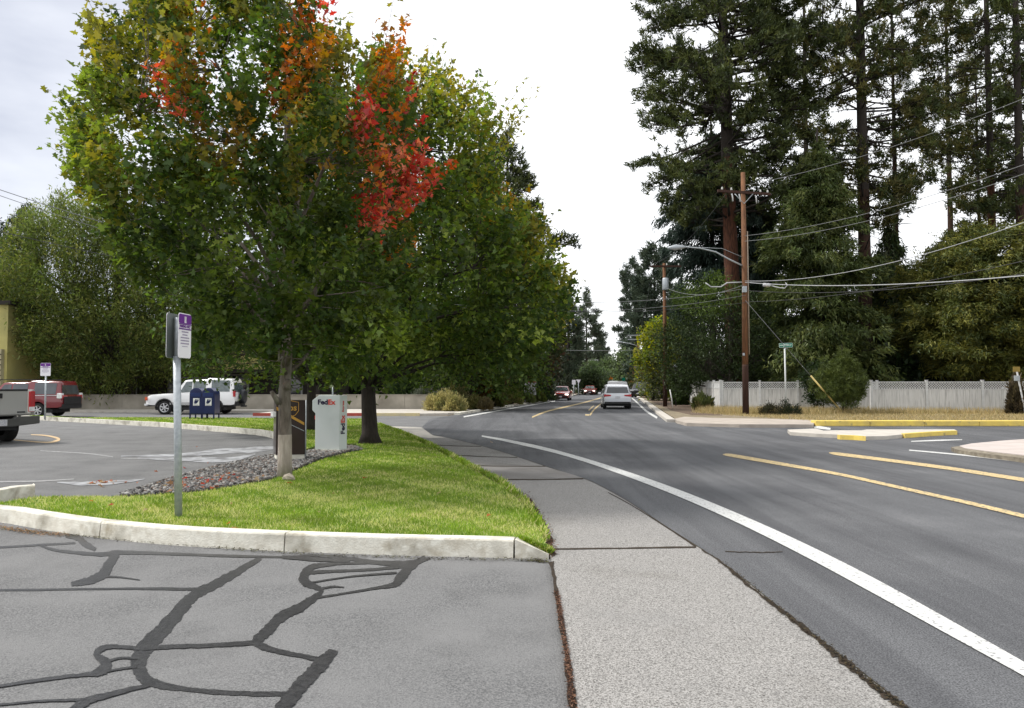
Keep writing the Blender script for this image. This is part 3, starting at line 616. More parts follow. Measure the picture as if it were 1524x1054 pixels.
n = len(bk); b.add([(p.x, p.y, .24) for p in bk] + [(p.x, p.y, .24) for p in bi] + [(p.x, p.y, 0) for p in bk] + [(p.x, p.y, 0) for p in bi],
   [f_ for i in range(n - 1) for f_ in ((i, i + 1, n + i + 1, n + i), (2 * n + i, 2 * n + i + 1, i + 1, i), (n + i, n + i + 1, 3 * n + i + 1, 3 * n + i))] + [(0, n, 3 * n, 2 * n), (n - 1, 2 * n - 1, 4 * n - 1, 3 * n - 1)])
b.build('kerb', kerb_m, bevel=.012, label='short kerb end behind the left tip of the lawn', cat='kerb')
# kerb of the far lawn strip
sk = [gd(x, y, ZK) for x, y in smooth_px([(20, 618), (110, 622.5), (180, 626), (240, 629), (300, 633.5), (350, 637), (395, 641.5), (418, 650), (430, 664)], 3)]
si = offset_in(sk, .16); n = len(sk); b = MB()
b.add([(p.x, p.y, ZK) for p in sk] + [(p.x, p.y, ZK) for p in si] + [(p.x, p.y, 0) for p in sk] + [(p.x, p.y, 0) for p in si],
   [f_ for i in range(n - 1) for f_ in ((i, i + 1, n + i + 1, n + i), (2 * n + i, 2 * n + i + 1, i + 1, i), (n + i, n + i + 1, 3 * n + i + 1, 3 * n + i))] + [(0, n, 3 * n, 2 * n), (n - 1, 2 * n - 1, 4 * n - 1, 3 * n - 1)])
b.build('kerb', kerb_m, label='long curved kerb in front of the narrow grass strip with the blue mailboxes', cat='kerb')
lawn_r = [(812, 806), (797, 777), (777, 747), (745, 721), (690, 691), (640, 664), (600, 646), (563, 632.5)]
gravel_px = [(178, 734), (270, 706), (330, 691), (400, 677), (418, 672), (455, 668), (482, 660), (530, 660), (545, 668), (520, 671), (482, 680), (440, 697), (402, 712), (300, 729), (190, 736)]
lawn_w = [(p.x, p.y) for p in ki] + [tuple(gd(x, y, ZL)[:2]) for x, y in lawn_r] + \
   [tuple(gd(x, y, ZL)[:2]) for x, y in ((548, 622.5), (500, 622), (418, 622), (330, 621), (200, 620.5), (110, 621), (20, 616))] + [(p.x, p.y) for p in si] + [tuple(gd(x, y, ZL)[:2]) for x, y in ((436, 668), (455, 667), (482, 659), (530, 659), (548, 668), (522, 672), (484, 681), (442, 698), (404, 713), (300, 730), (188, 737), (60, 737), (0, 746), (-160, 744))]
b = MB(); b.prism(lawn_w, 0, ZL - .02)
ek = gd(812, 806, ZL); em = gd(797, 777, ZL)
b.add([(f.x, f.y + .13, ZL - .02), (end.x - .02, end.y + .10, .03), (ek.x + .06, ek.y - .02, .035), (ek.x, ek.y, ZL - .02), (em.x + .05, em.y, .035), (em.x, em.y, ZL - .02)], [(0, 1, 2, 3), (3, 2, 4, 5)])
b.build('lawn_soil', lawn_soil, kind='structure')
def noise2(x, y, s, ph):
    return (np.sin(x * s + ph) * np.sin(y * s * 1.13 + ph * 2.1) + np.sin(x * s * 2.3 + y * s * 1.7 + ph * 3) * .6 + np.sin(x * s * 4.1 - y * s * 3.3 + ph) * .35) / 1.95
def lawncol(x, y, n):
    g = np.array([(.19, .29, .025), (.25, .35, .04), (.14, .24, .02)])[rng.integers(0, 3, n)]
    yl = np.array([(.58, .58, .22), (.45, .50, .13), (.66, .63, .30)])[rng.integers(0, 3, n)]
    g = g * (1 + .28 * noise2(x, y, 1.7, 4.2) + .18 * noise2(x, y, 5.1, 1.2))[:, None]; a = noise2(x, y, 2.3, .7) * .5 + noise2(x, y, 7.0, 2.1) * .35 + .12 + .28 * np.clip(1 - np.abs(y - (9.6 - .35 * x * .3)) / 3.2, 0, 1)
    a = np.clip(a * 1.25, 0, .98); h = (rng.uniform(0, 1, n) < a * .75 + .06)[:, None]
    return np.clip(np.where(h, yl, g) * (1 + rng.uniform(-.25, .25, (n, 1))), .003, 1)
blades('grass', lawn_w, 520000, .042, .0075, None, ZL - .022, colfn=lawncol, lean=.5, fall=9.5, kind='stuff', label='mown green lawn with yellowed patches', cat='grass')
def edge_blades():
    T_ = rng.uniform(0, 1, 9000); A_ = np.array([(f.x + .02, f.y + .13, ZL - .02), (end.x - .03, end.y + .11, .02), (ek.x + .04, ek.y, .04)]); a_ = np.sqrt(rng.uniform(0, 1, (9000, 1))); b_ = rng.uniform(0, 1, (9000, 1))
    P1 = A_[0] * (1 - a_) + A_[1] * a_ * (1 - b_) + A_[2] * a_ * b_
    E = [gd(x, y, .05) for x, y in lawn_r]; E = np.array([tuple(q) for q in resamp(E, .15)]); k_ = rng.integers(0, len(E) - 1, 9000); t_ = rng.uniform(0, 1, (9000, 1)); P2 = E[k_] * (1 - t_) + E[k_ + 1] * t_ + rng.normal(0, .025, (9000, 3)) * np.array([1, 1, 0]); P2[:, 2] = .04 + rng.uniform(0, .08, 9000)
    P = np.concatenate([P1, P2]); n = len(P); D = nrm(np.array([0.35, 0, 1.]) + rng.normal(0, .5, (n, 3)) * np.array([1, 1, .2]))
    return poly_mesh('grass_edge', leaves(P, D, nrm(rng.normal(0, 1, (n, 3))), .065 * rng.uniform(.5, 1.3, n), T_TUFT), 3, lawncol(P[:, 0], P[:, 1], n), BLADE, kind='stuff', label='grass spilling over the lawn edge onto the sidewalk', cat='grass')
edge_blades()
# gravel bed
gw = [tuple(gd(x, y, .08)[:2]) for x, y in gravel_px]
b = MB(); b.prism(gw, 0, .07); b.build('gravel_bed', mat('gravel_base', (0.10, 0.095, 0.09), (0.05, 0.048, 0.045), 20, 1, .6, 50), kind='structure')
def stones(name, poly, n, smin, smax, z, cols, **kw):
    ico = bmesh.new(); bmesh.ops.create_icosphere(ico, subdivisions=1, radius=1); iv = np.array([v.co[:] for v in ico.verts]); fi = np.array([[v.index for v in f.verts] for f in ico.faces]); ico.free()
    x, y = sample_poly(poly, n); s = rng.uniform(smin, smax, n)[:, None, None]
    V = iv[None] * (1 + rng.uniform(-.25, .25, (n, len(iv), 1))) * s * rng.uniform(.55, 1.3, (n, 1, 3)) * np.array([1, 1, .7])
    a = rng.uniform(0, 6.28, n); c, sn = np.cos(a)[:, None], np.sin(a)[:, None]
    X = V[..., 0] * c - V[..., 1] * sn + x[:, None]; Y = V[..., 0] * sn + V[..., 1] * c + y[:, None]; Z = V[..., 2] + z + rng.uniform(0, smax * .6, (n, 1))
    VV = np.stack([X, Y, Z], -1)[:, fi].reshape(-1, 3)
    cc = np.repeat(pick_col(n, cols, .2), len(fi), axis=0); return poly_mesh(name, VV, 3, cc, BLADE, **kw)
stones('gravel', gw, 11000, .012, .034, .07, [(.28, .27, .26), (.18, .175, .17), (.42, .41, .39), (.10, .095, .09), (.24, .19, .16)], kind='stuff', label='grey drainage stones in the bed between lawn and parking lot', cat='gravel')
# fallen maple leaves, red and tan
P = []
for (px, py, sx_, sy_, n, z) in ((150, 718, 14, 2, 22, .014), (280, 722, 26, 5, 22, .13), (345, 712, 30, 5, 20, .13), (200, 729, 30, 3, 8, .06), (500, 740, 170, 30, 14, .155), (130, 745, 60, 8, 2, .155), (300, 697, 60, 4, 4, .012)):
    for _ in range(n):
        q = gd(min(random.gauss(px, sx_), 730), random.gauss(py, sy_), z); P.append(tuple(q))
P = np.array(P); n = len(P)
poly_mesh('fallen_leaves', leaves(P, nrm(rng.normal(0, 1, (n, 3)) * np.array([1, 1, .2])), nrm(np.array([0, 0, 1.]) + rng.normal(0, .35, (n, 3))), .08 * rng.uniform(.5, 1.2, n), T_MAPLE, .5), 12,
          pick_col(n, [(.36, .12, .05), (.5, .13, .05), (.35, .2, .1), (.45, .06, .04), (.4, .3, .18)], .25), LEAF, kind='stuff', label='fallen red and tan maple leaves on the gravel and lot', cat='fallen leaves')
# ================================================================== FAR LEFT SIDE: kerb, walk, wall, beds
XB = -12.9
b = MB(); b.prism([(XB, 38.7), (-6.4, 38.7), (-5.2, 38.6), (-4.4, 38.8), (-3.3, 39.4), (-2.75, 41), (-2.65, 43), (-2.4, 46), (XB, 46)], 0, .12); b.prism([(-60, 43.3), (XB - .01, 43.3), (XB - .01, 46), (-60, 46)], 0, .12)
b.build('far_sidewalk', apron_m, kind='structure')
b = MB(); b.box((XB / 2 - 7.3 / 2 + .0, 38.62, .075), (5.6, .16, .15)); b.build('kerb', red_k, label='red painted kerb of the fire lane behind the drop boxes', cat='kerb')
b = MB(); b.box((-5.7, 38.61, .075), (2.2, .16, .15), rz=0); b.build('kerb', mat('faded_yellow_kerb', (.62, .52, .28), (.5, .44, .3), 3), label='faded yellow kerb end right of the red kerb', cat='kerb')
wall_m = mat('retaining_wall_concrete', (.36, .33, .28), (.26, .24, .20), 1.2, .9, .3, 40, c3=(.19, .17, .14), scale3=.8, lo3=.45, hi3=.75)
b = MB(); x0 = -28.0; x1 = -5.0
while x0 < x1 - .5:
    L = min(2.4, x1 - x0); b.box((x0 + L / 2, 46.2, .47), (L - .012, .3, .94)); x0 += L
b.box(((-28 - 5) / 2, 46.2, .955), (23.05, .36, .05)); b.build('retaining_wall', wall_m, label='low weathered concrete wall behind the parked cars', cat='wall')
b = MB(); b.box((-3.9, 49.5, .5), (2.6, .3, 1.0)); b.box((-3.9, 49.5, 1.03), (2.66, .36, .05)); b.build('retaining_wall', wall_m, label='short set-back piece of concrete wall next to the yellow shrubs', cat='wall')
verge = [(-2.4, 46), (-2.64, 43)] + [tuple(gd(x, y)[:2]) for x, y in ((690, 615.2), (740, 608.6), (800, 599.4), (826, 594.9), (850, 590.3), (872, 584.8), (889, 579.8))] + [(30, 400), (-300, 400), (-300, 46.4)]
b = MB(); b.prism(verge, 0, .10); b.build('verge', bark_soil, kind='structure')
b = MB(); ke = [gd(x, y, .12) for x, y in ((684, 614.6), (690, 613.5), (740, 606.5), (800, 597.6), (826, 593.3), (850, 589), (872, 583.7))]; kj = offset_in(ke, .3); n = len(ke)
b.add([(p.x, p.y, .13) for p in ke] + [(p.x, p.y, .13) for p in kj] + [(p.x, p.y, 0) for p in ke] + [(p.x, p.y, 0) for p in kj],
   [f_ for i in range(n - 1) for f_ in ((i, i + 1, n + i + 1, n + i), (2 * n + i, 2 * n + i + 1, i + 1, i), (n + i, n + i + 1, 3 * n + i + 1, 3 * n + i))] + [(0, n, 3 * n, 2 * n)])
b.build('kerb', kerb_m, label='distant kerb running beside the planting on the left of the road', cat='kerb')
b = MB(); fw = [gd(x, y, .11) for x, y in ((560, 619), (640, 616), (690, 610), (740, 604.5), (770, 601))]; fv = offset_in(fw, 1.3); n = len(fw)
# ================================================================== RIGHT SIDE
rv = [tuple(gd(x, y)[:2]) for x, y in ((926.5, 579.6), (937, 583.6), (950, 590), (967, 600), (987, 614.5), (1006, 626.5), (1022, 630.5), (1100, 633), (1205, 633.2))] + [(12.0, 29.6), (60, 29.6), (60, 400), (50, 400)]
b = MB(); b.prism(rv, 0, .10); b.build('right_verge', dry_soil, kind='structure')
b = MB(); b.prism([tuple(gd(x, y, .12)[:2]) for x, y in ((1004, 623.5), (1018, 620.5), (1060, 622), (1130, 623.4), (1211, 625), (1211, 632), (1100, 631.8), (1022, 629.8), (1007, 626))], 0, .125)
b.build('corner_sidewalk', mat('corner_concrete', (.42, .37, .32), (.33, .29, .25), 2, .9, .2, 50), kind='structure')
b = MB(); b.prism([tuple(gd(x, y, .11)[:2]) for x, y in ((945, 584.5), (955, 590), (975, 600), (1000, 611), (1030, 617.5), (1075, 618), (1060, 604), (1010, 586), (958, 581))], .05, .108); b.build('mulch_bed', bark_soil, kind='structure')
b = MB(); yk = [gd(x, y, .19) for x, y in ((1212, 627), (1215, 626.5), (1300, 626), (1420, 625.6), (1524, 625.2), (1640, 625))]; ys = [(yk[0].x, yk[0].y)]
x0, x1 = yk[0].x, 44; y0 = yk[2].y; 
for k in range(0, 16):
    a_ = x0 + (x1 - x0) * k / 16; c_ = x0 + (x1 - x0) * (k + 1) / 16 - .015
    b.box(((a_ + c_) / 2, y0 - .42, .11), (c_ - a_, .95 if False else .5, .2 + .006 * math.sin(k * 2.1)))
b.build('kerb', yellow_k, bevel=.02, label='long yellow painted kerb along the dry grass before the fence', cat='kerb')
b = MB(); ke = [gd(x, y, .12) for x, y in ((927, 579.4), (937, 583.2), (950, 589.3), (967, 599.2), (987, 613.3), (1005, 624.5))]; kj = offset_in(ke, -.35); n = len(ke)
b.add([(p.x, p.y, .13) for p in ke] + [(p.x, p.y, .13) for p in kj] + [(p.x, p.y, 0) for p in ke] + [(p.x, p.y, 0) for p in kj],
   [f_ for i in range(n - 1) for f_ in ((i, i + 1, n + i + 1, n + i), (2 * n + i, 2 * n + i + 1, i + 1, i), (n + i, n + i + 1, 3 * n + i + 1, 3 * n + i))] + [(0, n, 3 * n, 2 * n), (n - 1, 2 * n - 1, 4 * n - 1, 3 * n - 1)])
b.build('kerb', MATS['apron_concrete'], label='receding kerb along the right side of the far road', cat='kerb')
# side-street island and corner walk
isl = [(1172, 639.5), (1214, 637.8), (1226, 641), (1243, 640.5), (1282, 640.5), (1290, 639.2), (1420, 639), (1424, 641), (1350, 646), (1318, 649), (1285, 649.6), (1270, 648), (1215, 645.5), (1176, 643)]
b = MB(); b.prism([tuple(gd(x, y, .11)[:2]) for x, y in isl], 0, .11); b.build('traffic_island', apron_m, kind='structure')
b = MB()
for q in ([(1250, 646.8), (1270, 647.4), (1288, 648.5)], [(1346, 644.8), (1385, 642.2), (1424, 640.2)]):
    ps = [gd(x, y, .15) for x, y in q]; ps2 = [p + Vector((0, .18, 0)) for p in ps]; n = len(ps)
    b.add([(p.x, p.y - .02, .135) for p in ps] + [(p.x, p.y, .135) for p in ps2] + [(p.x, p.y - .02, 0) for p in ps] + [(p.x, p.y, 0) for p in ps2],
     [f_ for i in range(n - 1) for f_ in ((i, i + 1, n + i + 1, n + i), (2 * n + i, 2 * n + i + 1, i + 1, i), (n + i, n + i + 1, 3 * n + i + 1, 3 * n + i))] + [(0, n, 3 * n, 2 * n), (n - 1, 2 * n - 1, 4 * n - 1, 3 * n - 1)])
b.build('kerb', yellow_k, label='chipped yellow kerb edges of the small traffic island in the side street', cat='kerb')
b = MB(); cs = [(1428, 663.5), (1446, 660), (1490, 656), (1560, 651), (1760, 645), (1800, 700), (1640, 690), (1524, 677), (1470, 671.5), (1436, 667)]
b.prism([tuple(gd(x, y, .12)[:2]) for x, y in cs], 0, .12); b.build('corner_pavement', mat('pink_concrete', (.50, .44, .41), (.42, .37, .34), 2, .9, .2, 50), kind='structure')
b = MB(); ks = [gd(x, y, .122) for x, y in ((1427, 664.5), (1436, 668), (1470, 673), (1524, 679), (1640, 693))]; kk = offset_in(ks, -.16); kk2 = ks; n = len(ks)
b.add([(p.x, p.y, .10) for p in kk] + [(p.x, p.y, .13) for p in kk2] + [(p.x, p.y, 0) for p in kk] + [(p.x, p.y, 0) for p in kk2],
     [f_ for i in range(n - 1) for f_ in ((i, i + 1, n + i + 1, n + i), (2 * n + i, 2 * n + i + 1, i + 1, i))] + [(0, n, 3 * n, 2 * n)])
b.build('kerb', mat('old_kerb', (.25, .22, .17), (.15, .13, .1), 8, .95, .4, 40), label='worn brown kerb edge of the pavement corner at the right edge', cat='kerb')
# dry grass
def drycol(x, y, n):
    return pick_col(n, [(.42, .32, .15), (.50, .40, .20), (.33, .25, .11), (.22, .20, .08), (.45, .36, .2)], .25)
Yk = y0
blades('dry_grass', [(10.6, 36.2), (12, 29.9 + .2), (45, 29.9), (45, 40.3), (18.5, 41.8), (11.2, 44.3), (9.2, 40)], 60000, .13, .02, None, .09, colfn=drycol, lean=.55, kind='stuff', label='low dry straw coloured grass between yellow kerb and fence', cat='dry grass')
blades('tall_dry_grass', [(10.2, 38.6), (13.0, 37.6), (24, 38.6), (44, 38.8), (44, 39.7), (24, 40.2), (11.4, 44), (9.6, 41.5)], 16000, .36, .022, None, .09, colfn=drycol, lean=.3, kind='stuff', label='taller dry grass tufts at the foot of the fence', cat='dry grass')
# ================================================================== FENCE
fence_m = mat('grey_fence_boards', (.58, .575, .55), (.50, .495, .475), 3, .85, .15, 30, stretch=(6, 6, .5), c3=(.33, .325, .31), scale3=2.6, lo3=.5, hi3=.72)
fence_p = mat('pale_fence_post', (.56, .565, .555), (.48, .485, .475), 5, .85)
def fence(label, A, B, hgt=1.72, zb=.06, n=None, base=None, group='sections of the grey board fence'):
    A = Vector((*A, 0)); B = Vector((*B, 0)); Lt = (B - A).length; t = (B - A).normalized(); nv = Vector((t.y, -t.x, 0)); n = n or round(Lt / 2.4); step = Lt / n
    rt = root('board_fence', label, 'fence', A, math.atan2(t.y, t.x), group=group)
    hb = hgt * .76
    for i in range(n + 1):
        MB().box((i * step, 0, (hgt + .06) / 2), (.11, .11, hgt + .06)).box((i * step, 0, hgt + .075), (.14, .14, .03)).build('post', fence_p, rt)
    for i in range(n):
        b = MB(); x0 = i * step + .055; x1 = (i + 1) * step - .055; nb = 9; w_ = (x1 - x0) / nb
        for k in range(nb): b.box((x0 + w_ * (k + .5), random.uniform(-.004, .004), zb + (hb - zb) / 2), (w_ - random.choice([.004, .006, .016]), .022, hb - zb - random.uniform(0, .01)))
        b.build('board_panel', fence_m, rt)
        b = MB(); b.box(((x0 + x1) / 2, 0, hb + .025), (x1 - x0, .06, .05)); b.box(((x0 + x1) / 2, 0, hgt - .02), (x1 - x0, .07, .05)); b.build('rail', fence_p, rt)
        b = MB(); za, zc = hb + .05, hgt - .045; H_ = zc - za; sp = .13
        k = x0 - H_
        while k < x1:
            for sg, yy in ((1, .008), (-1, -.008)):
                xa, xb = (k, k + H_) if sg > 0 else (k + H_, k)
                za2, zb2 = za, zc
                # clip at panel ends
                def cl(xa, za_, xb, zb_):
                    if xa > xb: xa, za_, xb, zb_ = xb, zb_, xa, za_
                    if xb <= x0 or xa >= x1: return None
                    if xa < x0: za_ += (zb_ - za_) * (x0 - xa) / (xb - xa); xa = x0
                    if xb > x1: zb_ = za_ + (zb_ - za_) * (x1 - xa) / (xb - xa); xb = x1
                    return xa, za_, xb, zb_
                q = cl(xa, za2, xb, zb2)
                if q and math.hypot(q[2] - q[0], q[3] - q[1]) > .03:
                    L = math.hypot(q[2] - q[0], q[3] - q[1]); an = math.atan2(q[3] - q[1], q[2] - q[0])
                    b.box(((q[0] + q[2]) / 2, yy, (q[1] + q[3]) / 2), (L, .012, .032), rot=Matrix.Rotation(-an, 3, 'Y'))
            k += sp
        b.build('lattice', fence_p, rt)
    return rt
fence('grey board fence with lattice top, long run behind the yellow kerb on the right', (18.9, 40.7), (46.9, 38.6), n=10)
fence('grey board fence with lattice top behind the street sign and utility pole', (12.3, 45.2), (20.3, 43.0), n=4)
fence('grey fence section running away from the road left of the utility pole', (12.2, 45.3), (12.9, 58), hgt=1.75, n=7)

# ================================================================== POLES AND WIRES
def upole(name, label, px, bpy_, top_py, Y, r=.15):
    g = pt(px, bpy_, Y); ztop = pt(px, top_py, Y).z
    rt = root(name, label, 'utility pole', (g.x, Y, .05))
    MB().tube([(0, 0, -.05), (0, 0, 2.4), (0, 0, 2.5)], [r * 1.06, r, r * .99], 14).build('pole_base', pole_base, rt)
    MB().tube([(0, 0, 2.5), (0.02, 0, ztop * .55), (0, 0, ztop - .05)], [r, r * .86, r * .7], 14).build('pole', wood_pole, rt)
    return rt, g.x, ztop
Y1 = 38.0
p1, X1, Z1 = upole('utility_pole', 'tall brown wooden utility pole with crossarm standing before the grey fence', 1110, 620, 257, Y1)
zc = pt(1110, 288, Y1).z - .05
ar = Matrix.Rotation(R(14), 3, 'Z')
MB().box((0, -.18, zc), (2.9, .10, .12), rot=ar).build('crossarm', pole_base, p1)
ins = MB()
for x in (-1.25, -.75, .85, 1.25):
    o = ar @ Vector((x, -.18, 0)); p_ = MB().lathe([(.02, 0), (.05, .03), (.05, .06), (.03, .09), (.045, .12), (.0, .15)], (o.x, o.y, zc + .06), 'Z', 10); p_.build('insulator', mat('porcelain', (.55, .55, .52), None, 3, .2), p1)
MB().tube([(-.45, -.12, zc - .05), (0, -.15, zc - .55), (.45, -.12, zc - .05)], .022, 5).build('brace', galv, p1)
for x in (-.75, -.35, .55):
    o = ar @ Vector((x, -.2, 0)); MB().tube([(o.x, o.y, zc - .1), (o.x + .04, o.y, zc - .25), (o.x + .06, o.y, zc - .48)], .035, 6).build('fuse_cutout', mat('pale_ceramic', (.6, .6, .6)), p1)
MB().tube([(.19, -.06, 3.0), (.17, -.05, Z1 - 3)], .03, 6).build('conduit', mat('grey_conduit', (.32, .26, .2)), p1)
zz1 = pt(1110, 427, Y1).z - .05
MB().box((-.05, -.2, zz1 - .15), (.18, .22, .3)).build('splice_box', galv, p1, bevel=.01)
b = MB(); b.box((-.12, -.17, 3.0), (.1, .02, .12)); b.build('pole_tag', galv, p1)
# street lamp arm
sa = pt(1106, 396, Y1); sb_ = pt(1065, 375, Y1 - .3); sc = pt(1020, 367.5, Y1 - .7)
loc1 = Vector((X1, Y1, .05)); L3 = lambda v: v - loc1
arm = MB().tube([L3(sa), L3(pt(1085, 386, Y1 - .2)), L3(sb_), L3(pt(1042, 369.5, Y1 - .5)), L3(sc)], [.045, .04, .038, .035, .032], 8).build('lamp_arm', galv, p1)
MB().tube([L3(pt(1108, 384, Y1)), L3(pt(1075, 370, Y1 - .3)), L3(pt(1045, 368.5, Y1 - .5))], .012, 5).build('lamp_stay', galv, p1)
h0 = L3(pt(1020, 367.5, Y1 - .7)); h1 = L3(pt(994, 369, Y1 - .95))
MB().tube([h0, h0.lerp(h1, .25), h0.lerp(h1, .6), h1], [.05, .10, .14, .05], 10).build('lamp_head', galv, p1)
# second pole with transformer
Y2 = 52.0
p2, X2, Z2 = upole('utility_pole', 'shorter wooden pole with grey transformer and crossarm further along the road', 990, 607, 392, Y2, .14)
za = pt(990, 397, Y2).z - .05
MB().box((.05, -.16, za), (2.1, .1, .12)).build('crossarm', pole_base, p2)
MB().lathe([(0, 0), (.20, 0), (.22, .05), (.22, .75), (.18, .82), (0, .84)], (.02, -.34, pt(990, 434, Y2).z), 'Z', 14).build('transformer', galv, p2)
for x in (-.8, .1, .9): MB().lathe([(.02, 0), (.05, .04), (.03, .08), (.04, .12), (0, .14)], (x + .05, -.16, za + .06), 'Z', 8).build('insulator', MATS['porcelain'], p2)
# third pole further off with a lamp arm and crossarms
Y3 = 98.0
p3, X3, Z3 = upole('utility_pole', 'far utility pole with lamp arm beside the yellow-green tree', 950, 592, 498, Y3, .14)
for q in (500, 506): MB().box((0, -.16, pt(950, q, Y3).z), (2.6, .12, .14)).build('crossarm', galv, p3)
l3 = Vector((X3, Y3, .05)); MB().tube([pt(950, 515, Y3) - l3, pt(935, 511, Y3) - l3, pt(926, 509.5, Y3) - l3], [.07, .06, .06], 6).build('lamp_arm', galv, p3)
MB().tube([pt(926, 509.5, Y3) - l3, pt(917, 509.5, Y3) - l3], [.12, .16], 8).build('lamp_head', galv, p3)
b = MB(); Y4 = 150; g4 = pt(944, 590, Y4); r4 = root('street_lamp', 'small distant street lamp on a pole right of the road end', 'street lamp', (g4.x, Y4, 0))
MB().tube([(0, 0, 0), (0, 0, pt(944, 531, Y4).z)], [.13, .1], 8).build('pole', wood_pole, r4); MB().tube([(0, 0, pt(944, 531, Y4).z - .2), (-1.6, 0, pt(944, 529, Y4).z)], .06, 6).build('lamp_arm', galv, r4)
MB().box((-2.0, 0, pt(944, 529, Y4).z), (.9, .4, .2)).build('lamp_head', galv, r4)
for (px_, py_) in ((889, 536), (857, 533)):
    g4 = pt(px_ - 14, 590, 140); h4 = pt(px_, py_, 140).z; r4 = root('street_lamp', 'far street lamp at the left of the road, %s of the two' % ('nearer the road' if px_ == 889 else 'further left'), 'street lamp', (g4.x, 140, 0), group='far street lamps on the left')
    MB().tube([(0, 0, 0), (0, 0, h4)], [.1, .08], 6).build('pole', bark_dark, r4); MB().tube([(0, 0, h4 - .1), (1.2, 0, h4)], .05, 6).build('lamp_arm', galv, r4); MB().box((1.5, 0, h4), (.8, .35, .16)).build('lamp_head', alloy, r4)

wire_m = mat('dark_wire', (.06, .06, .065), None, 3, .6); wire_l = mat('pale_wire', (.42, .43, .44), None, 3, .5); wire_g = mat('grey_wire', (.2, .205, .21), None, 3, .5)
def wire(label, A, B, sag, r=.012, m=None, name='overhead_wire', n=24):
    A = Vector(A); B = Vector(B); ps = []
    for i in range(n + 1):
        t = i / n; p = A.lerp(B, t); p.z -= 4 * sag * t * (1 - t); ps.append(p - A)
    o = MB().tube(ps, r, 5).build(name, m or wire_m); o.location = A
    return setp(o, label, 'wire')
P1 = lambda py, dx=0: (X1 + dx, Y1 - .17, pt(1110, py, Y1).z)
wire('top wire rising from the pole head to the upper right corner', P1(277, .08), pt(1560, 132, 26), .35, .011, wire_g)
wire('uppermost of the two close wires right of the brown pole', P1(352), pt(1560, 232, 24), .4, .011, wire_g)
wire('second wire just below the close pair, right of the brown pole', P1(360), pt(1560, 246, 24), .42, .011, wire_g)
wire('pale wire rising right from mid pole to the right edge', P1(419), pt(1560, 318, 22), .55, .013, wire_l)
wire('thick pale cable level across the right of the scene', P1(421), pt(1560, 407, 22), .25, .017, wire_l)
wire('thin dark wire below the thick cable on the right', P1(433), pt(1560, 402, 24), .35, .011, wire_m)
wire('low dark wire from the brown pole to the right edge', P1(450), pt(1560, 380, 22), .3, .010, wire_m)
wire('wire from the pole crossing the road to the left, upper', P1(430), pt(-60, 262, 24), 2.0, .012, wire_g, n=40)
wire('wire from the pole crossing the road to the left, middle', P1(440), pt(-60, 270, 24), 2.1, .010, wire_g, n=40)
wire('lowest wire from the pole across the road to the left', P1(451), pt(-60, 330, 24), 1.4, .010, wire_m, n=40)
wire('wire between the two wooden poles on the right, upper', P1(290, -.9), (X2 - .7, Y2 - .16, za + .2), .5, .009, wire_m)
wire('wire between the two wooden poles on the right, lower', P1(425, -.1), (X2, Y2 - .16, pt(990, 428, Y2).z), .5, .013, wire_g)
wire('wire running on from the transformer pole into the distance', (X2 - .7, Y2, za + .2), (X3, Y3, pt(950, 500, Y3).z), .5, .012, wire_m)
wire('far wire crossing above the road end', pt(812, 520.5, 100), pt(950, 521, 98), .1, .03, wire_g)
rr_ = root('cable_slack_loop', 'pale cable slack with splice case hanging beside the brown pole', 'cable', P1(421))
o_ = Vector(P1(421)); f_ = lambda px, py, Y: pt(px, py, Y) - o_
MB().tube([f_(1050, 421, Y1), f_(1058, 427, Y1), f_(1073, 427, Y1), f_(1082, 421, Y1), f_(1108, 420, Y1)], .03, 6).build('loop', wire_l, rr_)
MB().tube([f_(1136, 424, Y1 - 1), f_(1146, 424.5, Y1 - 1)], .09, 8).build('splice_case', alloy, rr_)
MB().tube([f_(1146, 425, Y1 - 1), f_(1160, 428.5, Y1 - 1.2), f_(1168, 429, Y1 - 1.4), f_(1172, 424, Y1 - 1.5), f_(1169, 421, Y1 - 1.4)], .022, 5).build('slack', wire_l, rr_)
# guy wire with yellow guard
gA = Vector(P1(448)); gB = pt(1256, 611, 38.6); gB.z = .1
wire('steel guy wire slanting from the pole to the ground by the small pine', gA, gB, 0, .012, wire_g, name='guy_wire', n=2)
q0 = gB + (gA - gB) * .02; q1 = gB + (gA - gB) * .34
o = MB().tube([Vector((0, 0, 0)), q1 - q0], .04, 8).build('guy_guard', mat('yellow_guard', (.62, .48, .16), (.5, .4, .18), 6)); o.location = q0; setp(o, 'yellow plastic guard round the lower guy wire', 'guy guard')

# ================================================================== SIGNS
purple = mat('purple_sign', (.14, .03, .24), (.12, .025, .21), 3, .45); sign_w = mat('white_sign', (.80, .78, .82), (.76, .74, .78), 3, .45); ink = mat('violet_ink', (.30, .25, .38), None, 3, .6)
alu = mat('sign_back', (.14, .16, .15), (.11, .125, .12), 4, .5, metal=.3)
def rrect(w_, h, r, z0=0, n=4):
    out = []
    for cx_, cy_, a0 in ((w_ / 2 - r, h / 2 - r, 0), (-w_ / 2 + r, h / 2 - r, 90), (-w_ / 2 + r, -h / 2 + r, 180), (w_ / 2 - r, -h / 2 + r, 270)):
        for k in range(n + 1): a = R(a0 + 90 * k / n); out.append((cx_ + r * math.cos(a), cy_ + r * math.sin(a)))
    return out
def plate(w_, h, r, M, th, m, parent, name):
    pts = rrect(w_, h, r); vs = [M @ Vector((x, y, 0)) for x, y in pts]; nv = (M.to_3x3() @ Vector((0, 0, 1)))
    return MB().extr(vs, nv, th).build(name, m, parent)
